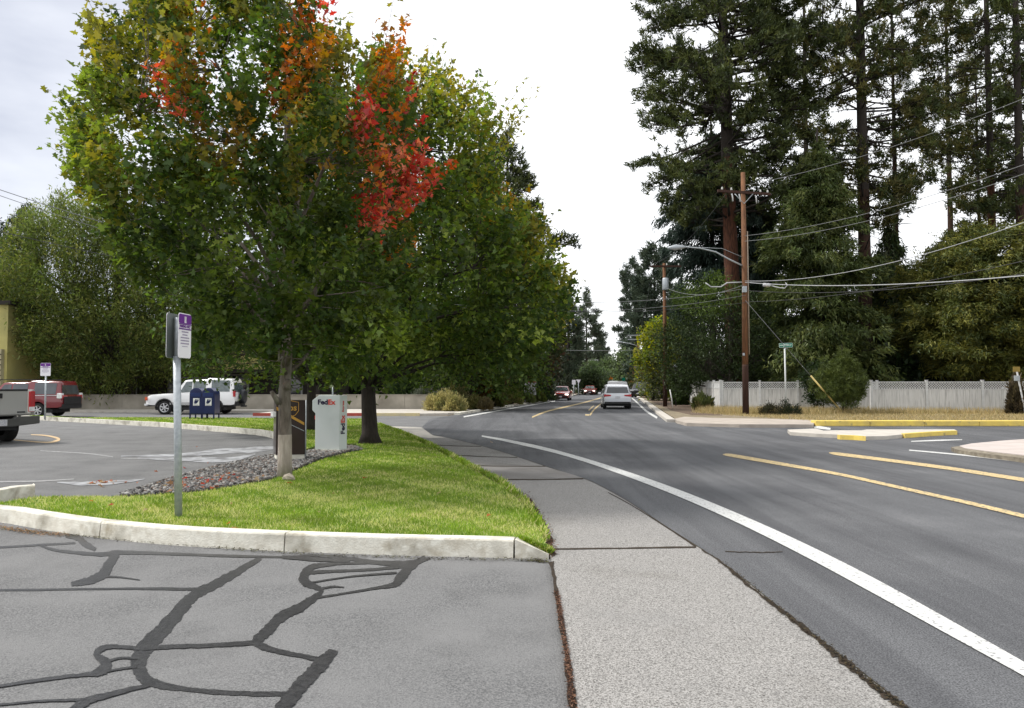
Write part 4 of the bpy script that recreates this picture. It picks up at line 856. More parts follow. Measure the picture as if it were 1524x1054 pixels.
def parking_sign(M, parent, w_=.305, h=.48, back=alu):
    """panel in the text frame M (x right, y up, z towards the reader)"""
    pn = plate(w_, h, .035, M, .004, sign_w, parent, 'sign_panel')
    T_ = lambda x, y, z=.006: M @ Matrix.Translation((x, y, z))
    plate(w_ * .97, h * .21, .02, T_(0, h * .375), .0015, purple, pn, 'purple_header')
    MB().extr([T_(0, 0) @ Vector(p) for p in ((-w_ * .47, h * .135, 0), (w_ * .47, h * .135, 0), (w_ * .47, h * .165, 0), (-w_ * .47, h * .165, 0))], M.to_3x3() @ Vector((0, 0, 1)), .0015).build('purple_band', purple, pn)
    MB().extr([T_(0, 0) @ Vector(p) for p in ((-w_ * .47, h * .245, 0), (w_ * .47, h * .245, 0), (w_ * .47, h * .265, 0), (-w_ * .47, h * .265, 0))], M.to_3x3() @ Vector((0, 0, 1)), .0015).build('purple_band', purple, pn)
    text('PARKING ONLY', .036, purple, pn, T_(0, h * .205), off=.0012)
    # small white figure on the header
    fb = MB(); 
    for (x, y, a, c) in ((0, .395, .014, .014), (0, .36, .022, .035), (.012, .345, .012, .02)):
        q = [T_(0, 0, .009) @ Vector((x + sx_ * a, y * h + sy_ * c, 0)) for sx_, sy_ in ((-1, -1), (1, -1), (1, 1), (-1, 1))]; fb.extr(q, M.to_3x3() @ Vector((0, 0, 1)), .001)
    fb.build('figure', sign_w, pn)
    rnd = random.Random(4)
    for k, (hw, wd) in enumerate(((.26, 1), (.20, 1), (.33, 1), (.33, 1), (.33, 1), (.22, .5))):
        yy = h * (.085 - .065 * k); x = -hw * w_; up_ = []
        while x < hw * w_:
            L = rnd.uniform(.012, .035); up_ += [(x, yy + .006 * wd), (min(x + L, hw * w_), yy + .006 * wd), (min(x + L, hw * w_), yy - .004 * wd), (min(x + L + .005, hw * w_ + .001), yy - .004 * wd)]; x += L + .0055
        ps_ = [(-hw * w_, yy - .006 * wd)] + up_ + [(up_[-1][0] + .0005, yy - .006 * wd)]
        MB().extr([T_(0, 0, .006) @ Vector((a_, c_, 0)) for a_, c_ in ps_], M.to_3x3() @ Vector((0, 0, 1)), .0008).build('print_line', ink, pn)
    return pn
g = gd(266, 766, ZL); sp = root('parking_sign', 'purple and white parking sign on a galvanised post at the front of the lawn', 'sign', g)
ztop = pt(262, 533, g.y).z; tilt = -.05
MB().tube([(0, 0, -.1), (tilt * .5, 0, (ztop - g.z) * .5), (tilt, 0, ztop - g.z + .02)], .039, 16).build('post', galv, sp)
zc_ = pt(266, 500, g.y).z - g.z
nn = Vector((1.0, -.03, 0)).normalized(); xd = Vector((-nn.y, nn.x, 0)); 
MB().tube([(tilt, 0, ztop - g.z + .02), (tilt, 0, zc_ + .20)], .028, 10).build('bracket', galv, sp)
MF = frame(Vector((tilt, 0, zc_)) + nn * .035 + Vector((.045, 0, 0)), xd, (0, 0, 1)); parking_sign(MF, sp, h=.485)
MBk = frame(Vector((tilt, 0, zc_ - .0)) - nn * .045, -xd, (0, 0, 1)); pb_ = parking_sign(MBk, sp, h=.485)
plate(.303, .483, .035, frame(Vector((tilt, 0, zc_)) - nn * .044, xd, (0, 0, 1)), .003, alu, pb_, 'panel_back')
# second, further one
g = gd(67, 617, ZL); g.y = 33.6; g.x = pt(67, 617, 33.6).x; sp = root('parking_sign', 'small purple and white parking sign beside the red car', 'sign', (g.x, g.y, ZL))
zt = pt(66, 560, g.y).z - ZL; MB().tube([(0, 0, -.1), (0, 0, zt)], .035, 10).build('post', galv, sp)
zc_ = pt(66, 550, g.y).z - ZL; MB().tube([(0, 0, zt), (0, 0, zc_ + .15)], .02, 8).build('bracket', galv, sp)
parking_sign(frame((0, -.04, zc_), (1, -.05, 0), (0, 0, 1)), sp, w_=.46, h=.56)
# street name sign
green = mat('green_sign', (.0, .17, .10), (.0, .15, .09), 3, .4); signwhite = mat('sign_lettering', (.72, .80, .76), None, 3, .4)
Ys = 38.8; g = pt(1170, 612, Ys); sp = root('street_sign', 'green street name sign on a slim grey post in the dry grass', 'sign', (g.x, Ys, .08))
zt = pt(1169, 519, Ys).z - .08; MB().tube([(0, 0, 0), (-.03, 0, zt)], .04, 10).build('post', mat('pale_post', (.55, .57, .56), None, 3, .5), sp)
zc_ = pt(1170, 514, Ys).z - .08; M = frame((.02, -.03, zc_), (1, -.02, .03), (-.03, 0, 1))
pn = plate(.68, .22, .04, M, .006, signwhite, sp, 'sign_blade'); plate(.655, .195, .03, M @ Matrix.Translation((0, 0, .007)), .002, green, pn, 'green_face')
MB().extr([M @ Vector(p) for p in ((-.115, -.098, .010), (-.10, -.098, .010), (-.10, .098, .010), (-.115, .098, .010))], M.to_3x3() @ Vector((0, 0, 1)), .001).build('divider', signwhite, pn)
text('NW', .10, signwhite, pn, M @ Matrix.Translation((-.215, -.005, .011)), off=.004)
text('9TH', .15, signwhite, pn, M @ Matrix.Translation((.03, 0, .011)), off=.004); text('ST', .09, signwhite, pn, M @ Matrix.Translation((.235, -.005, .011)), off=.003)
MB().box((0, 0, zt + .01), (.07, .05, .05)).build('clamp', galv, sp)
# leaning delineator and thin lamp pole near second pole
o = MB().tube([(0, 0, 0), (-.06, 0, .6), (-.16, 0, 1.15)], .035, 8).build('marker_post', mat('white_marker', (.7, .7, .68), None, 3, .5)); g = gd(1001, 607, .1); o.location = g; setp(o, 'leaning white marker post beside the transformer pole', 'marker post')
g = pt(1006, 606, 53); rt = root('lamp_post', 'slim dark post with a small lamp head before the dark conifer', 'lamp post', (g.x, 53, .08)); hh = pt(1006, 548, 53).z
MB().tube([(0, 0, 0), (0, 0, hh)], .035, 8).build('post', tag_metal, rt); MB().lathe([(0, 0), (.10, 0), (.15, .1), (.05, .18), (0, .2)], (0, 0, hh - .05), 'Z', 10).build('lamp_head', galv, rt)
# yellow warning sign on the leaning white pole by the far right fence
g = pt(1507, 600, 38.9); rt = root('yellow_sign', 'small yellow sign and grey box on a leaning pole at the right edge', 'sign', (g.x, 38.0, .08))
hy = pt(1497, 549, 38.0).z - .08; MB().tube([(0, 0, 0), (0, .0, .25), (-.35, .0, hy)], .04, 8).build('pole', mat('whitewashed_pole', (.5, .5, .49)), rt)
MB().box((-.38, -.06, pt(1497, 563, 38).z - .08), (.24, .1, .26)).build('meter_box', galv, rt, bevel=.01); MB().box((-.38, -.05, hy - .02), (.34, .02, .25)).build('sign_panel', mat('yellow_plate', (.28, .20, .05)), rt)
# small sign or newspaper box by the left verge
g = pt(786, 590, 62); rt = root('notice_board', 'small white notice board with red top in the left planting', 'notice board', (g.x, 62, .1))
MB().box((.22, 0, 1.15), (.85, .12, 1.0)).build('panel', mat('board_white', (.5, .5, .5), (.3, .3, .32), 6), rt, bevel=.01); MB().box((.22, -.0, 1.7), (.9, .2, .1)).build('cap', mat('board_red', (.35, .05, .05)), rt); MB().tube([(-.25, 0, 0), (-.25, 0, 1.6)], .05, 6).build('post', white_pt, rt)
g = pt(978.5, 590, 80); rt = root('utility_cabinet', 'pale grey utility cabinet right of the dark parked pickup', 'cabinet', (g.x, 80, .1))
MB().box((0, 0, .65), (.75, .5, 1.1)).box((0, 0, 1.22), (.8, .56, .06)).build('cabinet_body', mat('cabinet_paint', (.42, .44, .43), None, 3, .5), rt, bevel=.01); MB().box((0, -.26, .65), (.62, .02, .9)).build('door', mat('cabinet_door', (.48, .5, .49)), rt)
MB().box((0, 0, .05), (.9, .6, .1)).build('plinth', kerb_m, rt)
for (px_, py_, YY, kind, lab) in ((861, 568, 110, 'yield', 'white triangular yield sign on the left of the far road'), (854, 569, 105, 'white', 'small white sign beside the yield sign far off'), (908, 563, 125, 'orange', 'orange diamond road works sign far down the road'), (901, 563, 128, 'white2', 'pale sign left of the orange diamond'), (928, 565, 120, 'green', 'small green road sign above the distant traffic')):
    g = pt(px_, 580, YY); rt = root('road_sign', lab, 'sign', (g.x, YY, 0)); zc_ = pt(px_, py_, YY).z
    MB().tube([(0, 0, 0), (0, 0, zc_)], .05, 6).build('post', galv, rt)
    sh = {'yield': [(-.34, .28), (0, -.3), (.34, .28)], 'orange': [(-.5, 0), (0, -.5), (.5, 0), (0, .5)]}.get(kind, [(-.25, -.32), (.25, -.32), (.25, .32), (-.25, .32)])
    mm = {'yield': sign_w, 'orange': mat('orange_sign', (.8, .25, .03)), 'green': green}.get(kind, sign_w)
    MB().extr([Vector((x, -.06, zc_ + z)) for x, z in sh], (0, 1, 0), .02).build('sign_panel', mm, rt)

# ================================================================== DROP BOXES
fed_w = mat('ivory_box_paint', (.62, .66, .64), (.55, .60, .58), 1.2, .4, c3=(.50, .54, .52), scale3=.8, coat=.2)
fx_dark = mat('dark_purple_letters', (.02, .012, .045)); fx_or = mat('orange_red_letters', (.62, .06, .04))
g = gd(582 - 80, 668, .12); Yf = g.y
gx = pt(506.5, 668, Yf).x
# corner edge of the box at px 506.5; broad side runs to the left, narrow side to the right
th_ = R(10); bx = root('parcel_drop_box', 'white courier drop box with dark and red logo on the grass edge', 'drop box', (gx, Yf - .1, .10), rz=0)
k = Yf / FPX
ux = Vector((-math.cos(R(12)), math.sin(R(12)), 0))      # along the broad side, to the left
uy = Vector((math.sin(R(28)), math.cos(R(28)), 0))        # along the narrow side, going back
uy = Vector((.52, .85, 0)).normalized()
def wsolve(org, d, px):
    a_ = (px - CX) / (FPX * cT); return (a_ * org.y - org.x) / (d.x - a_ * d.y)
W1 = wsolve(bx.location, ux, 468.5); H1 = (667 - 586) * k
prof = [(0, 0), (W1 * .96, 0), (W1 * .96, H1 * .66), (W1 * 1.08, H1 * .72), (W1 * 1.08, H1 * .90), (W1 * .82, H1), (0, H1 * .99)]
D1 = wsolve(bx.location, uy, 517.5)
vs = [ux * a + Vector((0, 0, z)) for a, z in prof]; vb = [v + uy * D1 for v in vs]
MB().extr(vs, uy, D1).build('box_body', fed_w, bx, bevel=.012)
nf = Vector((ux.y, -ux.x, 0)); nf = nf if nf.y < 0 else -nf
Mf = frame(ux * (W1 * .56) + Vector((0, 0, H1 * .865)) + nf * .003, -ux, (0, 0, 1))
t1 = text('Fed', .155, fx_dark, bx, Mf @ Matrix.Translation((0.06, 0, 0)), off=.006, align='RIGHT', sx=1.1); text('Ex', .155, fx_or, bx, Mf @ Matrix.Translation((0.062, 0, 0)), off=.006, align='LEFT', sx=1.1)
ns = Vector((uy.y, -uy.x, 0)); ns = ns if ns.x > 0 else -ns
Ms = frame(uy * (D1 * .45) + Vector((0, 0, H1 * .50)) + ns * .003, (0, 0, 1), -uy)
text('Fed', .17, fx_dark, bx, Ms @ Matrix.Translation((-.02, 0, 0)), off=.006, align='RIGHT'); text('Ex', .17, fx_or, bx, Ms @ Matrix.Translation((-.018, 0, 0)), off=.006, align='LEFT')
text('Express', .08, fx_or, bx, Ms @ Matrix.Translation((.23, 0, 0)), off=.002, align='LEFT')
b = MB(); ce = ux * (W1 / 2) + uy * (D1 / 2)
MB().prism([((v.x), (v.y)) for v in (ux * -.06 - uy * .06, ux * (W1 + .04) - uy * .06, ux * (W1 + .04) + uy * (D1 + .06), ux * -.06 + uy * (D1 + .06))], -.1, 0.0).build('plinth', kerb_m, bx)
MB().tube([ux * (W1 * .4) + uy * .1 + Vector((0, 0, H1 * .9)), ux * (W1 * .4) + uy * .1 + Vector((0, 0, H1 * 1.14))], .02, 6).build('stub_pipe', galv, bx)
MB().extr([ux * (W1 * .97) + uy * .03 + Vector((0, 0, H1 * .55)), ux * (W1 * .97) + uy * .3 + Vector((0, 0, H1 * .55)), ux * (W1 * .97) + uy * .3 + Vector((0, 0, H1 * .62)), ux * (W1 * .97) + uy * .03 + Vector((0, 0, H1 * .62))], ux, .03).build('handle', fx_or, bx)
# brown drop box with gold stripe
brn = mat('dark_brown_paint', (.028, .014, .010), (.02, .010, .008), 2, .35, coat=.3); gold = mat('gold_stripe', (.55, .30, .05), None, 3, .4)
g2 = gd(455, 684, .08); Yu = g2.y; ku = Yu / FPX; bx = root('parcel_drop_box', 'dark brown courier drop box with gold stripe behind the pale tree trunk', 'drop box', (pt(455, 684, Yu).x, Yu, .08))
ux = Vector((-.97, -.22, 0)).normalized(); uy = Vector((-.38, .92, 0)).normalized(); W1 = wsolve(bx.location, ux, 412); H1 = (680 - 592) * ku
prof = [(0, .1), (W1, .1), (W1, H1), (0, H1 * .995)]
MB().extr([ux * a + Vector((0, 0, z)) for a, z in prof], uy, .5).build('box_body', brn, bx, bevel=.01)
MB().extr([ux * (a + .0) + uy * .02 + Vector((0, 0, z)) for a, z in ((.02, 0), (W1 - .02, 0), (W1 - .02, .1), (.02, .1))], uy, .46).build('plinth', kerb_m, bx)
nf = Vector((ux.y, -ux.x, 0)); nf = nf if nf.y < 0 else -nf
q = lambda px, py: (lambda a, z: ux * a + Vector((0, 0, z)) + nf * .002)(wsolve(bx.location, ux, px), pt(px, py, Yu).z - .08)
MB().extr([q(454, 633), q(454, 629), q(412.5, 605), q(412.5, 610)], nf, .004).build('gold_stripe', gold, bx)
MB().extr([q(454, 642), q(454, 641), q(425, 627), q(425, 628)], nf, .004).build('thin_stripe', galv, bx)
Mf = frame(ux * (W1 * .52) + Vector((0, 0, H1 * .86)) + nf * .004, -ux, (0, 0, 1))
text('ups', .17, gold, bx, Mf @ Matrix.Translation((0, .01, 0)), off=.004)
sh = [Mf @ Vector((x, y, 0)) for x, y in ((-.15, .12), (0, .15), (.15, .12), (.15, -.05), (.09, -.13), (0, -.17), (-.09, -.13), (-.15, -.05), (-.15, .12))]
MB().tube(sh, .007, 5).build('shield_outline', gold, bx)
MB().tube([(ux * -.0 + uy * .02 + nf * .04 + Vector((0, 0, .05))), (uy * .02 + nf * .04 + Vector((0, 0, H1)))], .012, 6).build('edge_strip', galv, bx)
MB().extr([ux * (W1 + .0) + Vector((0, 0, z)) + uy * y_ for y_, z in ((.02, H1 * .72), (.45, H1 * .72), (.45, H1 * .8), (.02, H1 * .8))], ux, .06).build('drawer_handle', white_pt, bx)
# blue mailboxes
blue = mat('mailbox_blue', (.008, .016, .085), (.006, .012, .07), 3, .35, coat=.3)
def mailbox(px, label):
    Ym = 32.6; x = pt(px, 620, Ym).x; bx = root('mailbox', label, 'mailbox', (x, Ym, ZL - .01), group=None); w_ = .54; dp = .62; zl = .20; zt = 1.02
    pr = [(-dp / 2, zl), (dp / 2, zl), (dp / 2, zt)] + [(dp / 2 * math.cos(R(a)), zt + .27 * math.sin(R(a))) for a in range(15, 180, 15)] + [(-dp / 2, zt)]
    # rounded top runs across the width: the arch is seen from the front here
    vs = [Vector((-w_ / 2 + (p[0] + dp / 2) / dp * w_, -dp / 2, p[1])) for p in pr]
    MB().extr(vs, (0, 1, 0), dp).build('box_body', blue, bx, bevel=.02)
    for sx_ in (-1, 1):
        for sy_ in (-1, 1): MB().box((sx_ * (w_ / 2 - .03), sy_ * (dp / 2 - .03), .1), (.05, .05, .22)).build('leg', blue, bx)
    MB().box((0, -dp / 2 - .012, zt - .02), (w_ * .8, .02, .16)).build('hatch', mat('mailbox_blue_light', (.015, .03, .13), None, 3, .3), bx, bevel=.006)
    M = frame((0.02, -dp / 2 - .004, .70), (1, 0, 0), (0, 0, 1)); lb = plate(.26, .31, .01, M, .004, sign_w, bx, 'label')
    e = MB(); nv = Vector((0, -1, 0)); T2 = lambda ps: [M @ Vector((a, c, .0065)) for a, c in ps]
    e.extr(T2([(-.10, -.06), (-.05, .11), (.12, .13), (.12, .11), (-.02, .09), (-.05, -.02)]), nv, .001)
    e.extr(T2([(-.02, .07), (.10, .08), (.11, .06), (.03, -.06), (-.08, -.085)]), nv, .0012)
    e.build('eagle_emblem', blue, lb); e = MB(); e.extr(T2([(-.10, -.14), (.10, -.14), (.10, -.115), (-.10, -.115)]), nv, .001); e.build('print_bar', ink, lb)
    return bx
mailbox(295.5, 'left of the two dark blue mailboxes on the grass strip'); mailbox(313.5, 'right of the two dark blue mailboxes on the grass strip')
# ================================================================== CARS  (local x forward, y left, z up)
def interp(tab, x):
    for (a, b_) in zip(tab[:-1], tab[1:]):
        if a[0] <= x <= b_[0]:
            t = (x - a[0]) / (b_[0] - a[0] + 1e-9); return [a[i] + (b_[i] - a[i]) * t for i in range(len(a))]
    return list(tab[0] if x < tab[0][0] else tab[-1])
STY = {
 'suv': dict(low=[(-.5, .50, .30, .84), (-.49, .60, .24, .93), (-.44, .63, .2, .98), (-.25, .63, .17, 1), (0, .61, .17, 1), (.20, .60, .17, 1), (.34, .57, .17, .99), (.44, .53, .19, .95), (.485, .47, .21, .88), (.5, .38, .26, .78)],
             top=[(-.475, .60, .80), (-.435, .93, .76), (-.38, .985, .78), (-.15, 1.0, .80), (.03, .985, .79), (.08, .955, .77), (.225, .60, .86)], axles=(-.30, .31), r=.215, wins=[(-.43, -.25), (-.225, -.06), (-.04, .15)]),
 'boxy': dict(low=[(-.5, .50, .32, .93), (-.495, .56, .27, .96), (-.46, .585, .25, .99), (-.25, .585, .25, 1), (0, .58, .25, 1), (.16, .575, .25, 1), (.30, .56, .25, 1), (.44, .535, .25, .97), (.475, .50, .26, .92), (.5, .42, .28, .86)],
             top=[(-.49, .57, .84), (-.47, .91, .78), (-.455, .975, .78), (-.20, 1.0, .79), (-.18, .965, .79), (.04, .95, .79), (.075, .93, .78), (.185, .57, .86)], axles=(-.275, .285), r=.19, wins=[(-.44, -.235), (-.17, -.03), (-.015, .12)]),
 'sedan': dict(low=[(-.5, .52, .30, .80), (-.48, .66, .22, .92), (-.40, .70, .18, .97), (-.25, .68, .16, 1), (0, .66, .16, 1), (.18, .65, .16, 1), (.32, .60, .16, .98), (.43, .53, .18, .93), (.485, .45, .2, .84), (.5, .36, .25, .74)],
             top=[(-.36, .68, .84), (-.22, .96, .70), (-.12, 1.0, .70), (.0, .99, .70), (.06, .95, .71), (.22, .64, .86)], axles=(-.31, .31), r=.225, wins=[(-.30, -.10), (-.08, .13)]),
}
def car(name, label, cat, loc, heading, L, W, H, style, paint, lit=False, lamps='suv', roof_m=None, glass=None, spare=False, two_tone=None, brake=False, trim=None, full=True, alloy_m=None, clad=False):
    """heading: angle of the nose, from +X towards +Y"""
    st = STY[style]; rt = root(name, label, cat, loc, heading); glass = glass or glass_d; hw = W / 2
    LOW = [(a * L, b_ * H, c * H, d * hw) for a, b_, c, d in st['low']]; TOP = [(a * L, b_ * H, c * hw) for a, b_, c in st['top']]
    xs = sorted(set([q[0] for q in LOW] + list(np.linspace(-.45 * L, .45 * L, 24))))
    b = MB(); vs = []; K = 12; r = st['r'] * H * 1.0; zax = r
    ax = [a * L for a in st['axles']]
    def ring(x):
        _, zt, zb, w_ = interp(LOW, x)
        for a in ax:                               # wheel arches cut up into the sill line
            d = abs(x - a)
            if d < r * 1.2: zb = max(zb, zax + math.sqrt(max((r * 1.2) ** 2 - d * d, 0)) * .98)
        zm = zb + (zt - zb) * .45
        half = [(w_ * .93, zb), (w_ * .985, zb + .02), (w_, zm), (w_ * .99, zb + (zt - zb) * .8), (w_ * .955, zt - .012), (w_ * .80, zt + .012)]
        return [Vector((x, y, z)) for y, z in half] + [Vector((x, -y, z)) for y, z in half[::-1]]
    xs2 = []
    for x in xs: xs2.append(x)
    for a in ax:
        for k in range(-6, 7): xs2.append(a + r * 1.2 * math.sin(k / 6 * math.pi / 2 * .999))
    xs2 = sorted(set(round(x, 4) for x in xs2 if -.5 * L <= x <= .5 * L))
    rings = [ring(x) for x in xs2]
    for q in rings: vs += q
    fs = []
    for i in range(len(rings) - 1):
        for k in range(K): fs.append((i * K + k, i * K + (k + 1) % K, (i + 1) * K + (k + 1) % K, (i + 1) * K + k))
    fs += [tuple(range(K))[::-1], tuple((len(rings) - 1) * K + k for k in range(K))]
    b.add(vs, fs, 0, False)
    # greenhouse
    vs = []; nT = len(TOP)
    def gring(x):
        _, zr, wr = interp(TOP, x); _, zt, _, w_ = interp(LOW, x); zt -= .02
        zr = max(zr, zt + .002)
        return [Vector((x, w_ * .955, zt)), Vector((x, wr * 1.0, max(zr - .07, zt + .001))), Vector((x, wr * .93, max(zr - .02, zt + .0015))), Vector((x, wr * .6, zr)), Vector((x, -wr * .6, zr)), Vector((x, -wr * .93, max(zr - .02, zt + .0015))), Vector((x, -wr, max(zr - .07, zt + .001))), Vector((x, -w_ * .955, zt))]
    GR = [gring(q[0]) for q in TOP]
    for q in GR: vs += q
    fs = [(i * 8 + k, i * 8 + k + 1, (i + 1) * 8 + k + 1, (i + 1) * 8 + k) for i in range(nT - 1) for k in range(7)]
    b.add(vs, fs, 1 if roof_m else 0, False)
    b.build('body', [paint, roof_m or paint], rt, smooth=True)
    me = rt.children[0].data
    try:
        for e in me.edges: pass
        me.set_sharp_from_angle(angle=R(32))
    except Exception: pass
    # underside
    MB().box((0, 0, H * .17), (L * .8, W * .8, H * .1)).build('underbody', black_p, rt)
    # side windows
    def side(x, t, sg):
        g_ = gring(x); p = g_[0].lerp(g_[1], t); return Vector((p.x, sg * (p.y + .006), p.z))
    for i, (a, c) in enumerate(st['wins']):
        a, c = a * L, c * L
        for sg in (-1, 1):
            ta = .93; x_top_c = c; x_top_a = a
            # front pane follows the windscreen pillar
            if i == len(st['wins']) - 1: x_top_c = min(c, TOP[-2][0] - .02 * L)
            if i == 0 and style in ('suv', 'sedan'): x_top_a = max(a, TOP[1][0] + .03 * L)
            q = [side(a, .12, sg), side(c, .12, sg), side(x_top_c, ta, sg), side(x_top_a, ta, sg)]
            MB().extr(q, (0, sg, 0), .006).build('side_window', glass, rt)
    # windscreen and rear window
    def endglass(i0, i1, nm, lo_=.08, hi_=.92, off=.006):
        A, B_ = GR[i0], GR[i1]; q = []
        for t, s in ((lo_, 1), (lo_, -1), (hi_, -1), (hi_, 1)):
            pa = Vector((A[0].x, s * A[0].y * .88, A[3].z)); pb2 = Vector((B_[0].x, s * B_[2].y * .92, B_[3].z)); q.append(pa.lerp(pb2, t))
        n_ = (q[1] - q[0]).cross(q[3] - q[0]).normalized(); s_ = 1 if n_.dot(Vector((1 if i0 > i1 else -1, 0, .2))) > 0 else -1
        n_ = n_ * s_; MB().extr([p + n_ * off for p in q], n_, .006).build(nm, glass, rt)
    endglass(nT - 1, nT - 2, 'windscreen'); endglass(0, 1, 'rear_window', .12, .86)
    # wheels
    for a in ax:
        for sg in (-1, 1):
            wd = .225; yo = sg * (hw - .02); yi = sg * (hw - .02 - wd)
            t = MB().lathe([(r * .62, yi), (r * .93, yi), (r, yi + sg * .03), (r, yo - sg * .03), (r * .94, yo), (r * .66, yo + sg * .0)], (a, 0, r), 'Y', 28).build('wheel', tyre_m, rt)
            rb = MB().lathe([(r * .66, yo - sg * .01), (r * .60, yo - sg * .015), (r * .56, yo - sg * .05)], (a, 0, r), 'Y', 28)
            rb.lathe([(r * .17, yo - sg * .03), (r * .15, yo - sg * .005), (.001, yo - sg * .003)], (a, 0, r), 'Y', 12)
            for k in range(5 if style != 'boxy' else 6):
                an = k * 2 * math.pi / (5 if style != 'boxy' else 6) + .3; M_ = Matrix.Rotation(-an, 3, 'Y'); cc = Vector((a, yo - sg * .022, r)) + M_ @ Vector((r * .37, 0, 0))
                rb.box(cc, (r * .5, .03, r * .15), rot=M_)
            rb.build('rim', alloy_m or alloy, t); MB().lathe([(.001, yo - sg * .06), (r * .6, yo - sg * .06)], (a, 0, r), 'Y', 20).build('brake_disc', black_p, t)
            if clad:
                arc = [Vector((a + (r * 1.2) * math.cos(R(q)), sg * (hw * .985), r + (r * 1.2) * math.sin(R(q)))) for q in range(-5, 190, 13)]
                MB().tube(arc, .045, 6).build('wheel_arch_trim', black_p, rt)
    # trim
    z0 = H * .33
    MB().box((-L * .5 + .06, 0, H * (.25 if style != 'boxy' else .29)), (.16, W * .90, H * (.09 if style != 'boxy' else .13))).build('rear_bumper', black_p if trim is None else trim, rt, bevel=.02)
    MB().box((L * .5 - .06, 0, H * .27), (.14, W * .82, H * .10)).build('front_bumper', black_p if trim is None else trim, rt, bevel=.02)
    xr = -L * .5
    if lamps == 'suv':
        for sg in (-1, 1): MB().extr([Vector((xr + .02, sg * W * .47, H * .50)), Vector((xr + .02, sg * W * .24, H * .52)), Vector((xr + .02, sg * W * .22, H * .575)), Vector((xr + .02, sg * W * .465, H * .60))], (-1, 0, 0), .035).build('tail_lamp', lamp_red, rt)
    elif lamps == 'tall':
        for sg in (-1, 1): MB().box((xr + .03, sg * W * .455, H * .56), (.1, W * .08, H * .16)).build('tail_lamp', lamp_red, rt, bevel=.01)
    for sg in (-1, 1):
        MB().box((L * .485, sg * W * .35, H * .42), (.10, W * .19, H * .10)).build('headlamp', lamp_on if lit else lamp_clear, rt, bevel=.02)
        MB().box((TOP[-1][0] - .12, sg * (hw + .10), H * .61), (.10, .20, .14)).build('door_mirror', paint if two_tone is None else two_tone, rt, bevel=.03)
        if full: MB().box((-.02 * L, sg * (hw + .004), H * .52), (.16, .025, .03)).build('door_handle', black_p if style == 'boxy' else paint, rt)
    MB().box((L * .497, 0, H * .40), (.06, W * .42, H * .12)).build('grille', black_p, rt, bevel=.01)
    MB().box((xr + .005, 0, H * (.47 if style != 'sedan' else .5)), (.03, .31, .15)).build('number_plate', plate_m, rt); MB().box((L * .5 + .012, 0, H * .27), (.02, .31, .13)).build('number_plate', plate_m, rt)
    return rt
def paint(name, c, r=.22): return mat(name, c, tuple(x * .93 for x in c), 1.5, r, coat=.8, spec=.5)
road_h = math.pi / 2 - R(7)
white_c = paint('white_car_paint', (.62, .64, .68)); red_c = paint('red_car_paint', (.36, .025, .02)); dark_c = paint('black_car_paint', (.02, .021, .025)); silver_c = paint('silver_car_paint', (.33, .33, .31), .3); pure_w = paint('pure_white_paint', (.78, .78, .78)); maroon = paint('wine_red_paint', (.17, .010, .016)); cream_c = paint('pale_car_paint', (.62, .56, .5))
# white crossover driving away
Yc = 49.3; g = pt(917, 600, Yc); car('suv', 'white crossover with red tail lamps driving away in the right lane', 'car', (g.x + .25, Yc + 2.2, .01), math.pi / 2 - R(4), 4.5, 1.84, 1.58, 'suv', white_c)
g = pt(919, 590, 62); car('suv', 'white van-like car just ahead of the white crossover, mostly hidden', 'car', (g.x + .2, 64, .01), math.pi / 2 - R(6), 4.8, 1.95, 1.86, 'boxy', pure_w, lamps='tall')
g = pt(838.5, 597, 76); car('sedan', 'red oncoming car with bright headlamps in the left lane', 'car', (g.x, 78, .01), -math.pi / 2 - R(8), 4.4, 1.74, 1.42, 'sedan', red_c, lit=True, glass=glass_l)
g = pt(880, 588, 118); car('sedan', 'second red oncoming car, further up the road', 'car', (g.x, 120, .01), -math.pi / 2 - R(7), 4.5, 1.8, 1.5, 'sedan', paint('bright_red_paint', (.42, .06, .04)), lit=True, glass=glass_l)
g = pt(856, 582, 135); car('sedan', 'silver car waiting at the side street on the far left', 'car', (g.x, 137, .01), -math.pi * .36, 4.5, 1.8, 1.45, 'sedan', cream_c)
g = pt(839, 578, 150); car('van', 'white box-shaped vehicle far behind the red oncoming car', 'van', (g.x - .2, 152, .01), -math.pi / 2, 5, 2.0, 2.1, 'boxy', pure_w)
g = pt(935, 580, 140); car('sedan', 'small distant red car beyond the white crossover', 'car', (g.x + .3, 145, .01), math.pi / 2, 4.5, 1.8, 1.5, 'suv', paint('far_red_paint', (.3, .03, .03)))
g = pt(958.5, 592, 86); car('suv', 'black SUV parked on the right side by the utility cabinet', 'car', (g.x, 88, .12), -math.pi / 2 - R(18), 4.9, 1.9, 1.75, 'boxy', dark_c)
g = pt(897, 578, 170)
# white off-roader with spare wheel
Yd = 41.2; xr = pt(358, 600, 41).x; Ld = 4.6
dc = car('off_roader', 'white boxy off-roader with spare wheel on its tail, parked behind the blue mailboxes', 'car', (xr - Ld / 2 - .12, Yd, .005), math.pi + R(1.5), Ld, 1.85, 1.93, 'boxy', pure_w, lamps='tall', glass=glass_l, clad=True)
H = 1.93
t = MB().lathe([(.001, -.02), (.30, -.02), (.36, .0), (.375, .05), (.375, .19), (.34, .22), (.001, .22)], (0, 0, 0), 'X', 28)
sw = t.build('spare_wheel', mat('spare_cover', (.025, .027, .032), None, 3, .4), dc); sw.location = (-Ld / 2 - .26, -.05, .93)
MB().box((-Ld / 2 - .02, -.05, .93), (.12, .2, .2)).build('spare_bracket', black_p, dc)
MB().box((-Ld / 2 - .2, 0, .42), (.3, .1, .08)).build('tow_hitch', black_p, dc)
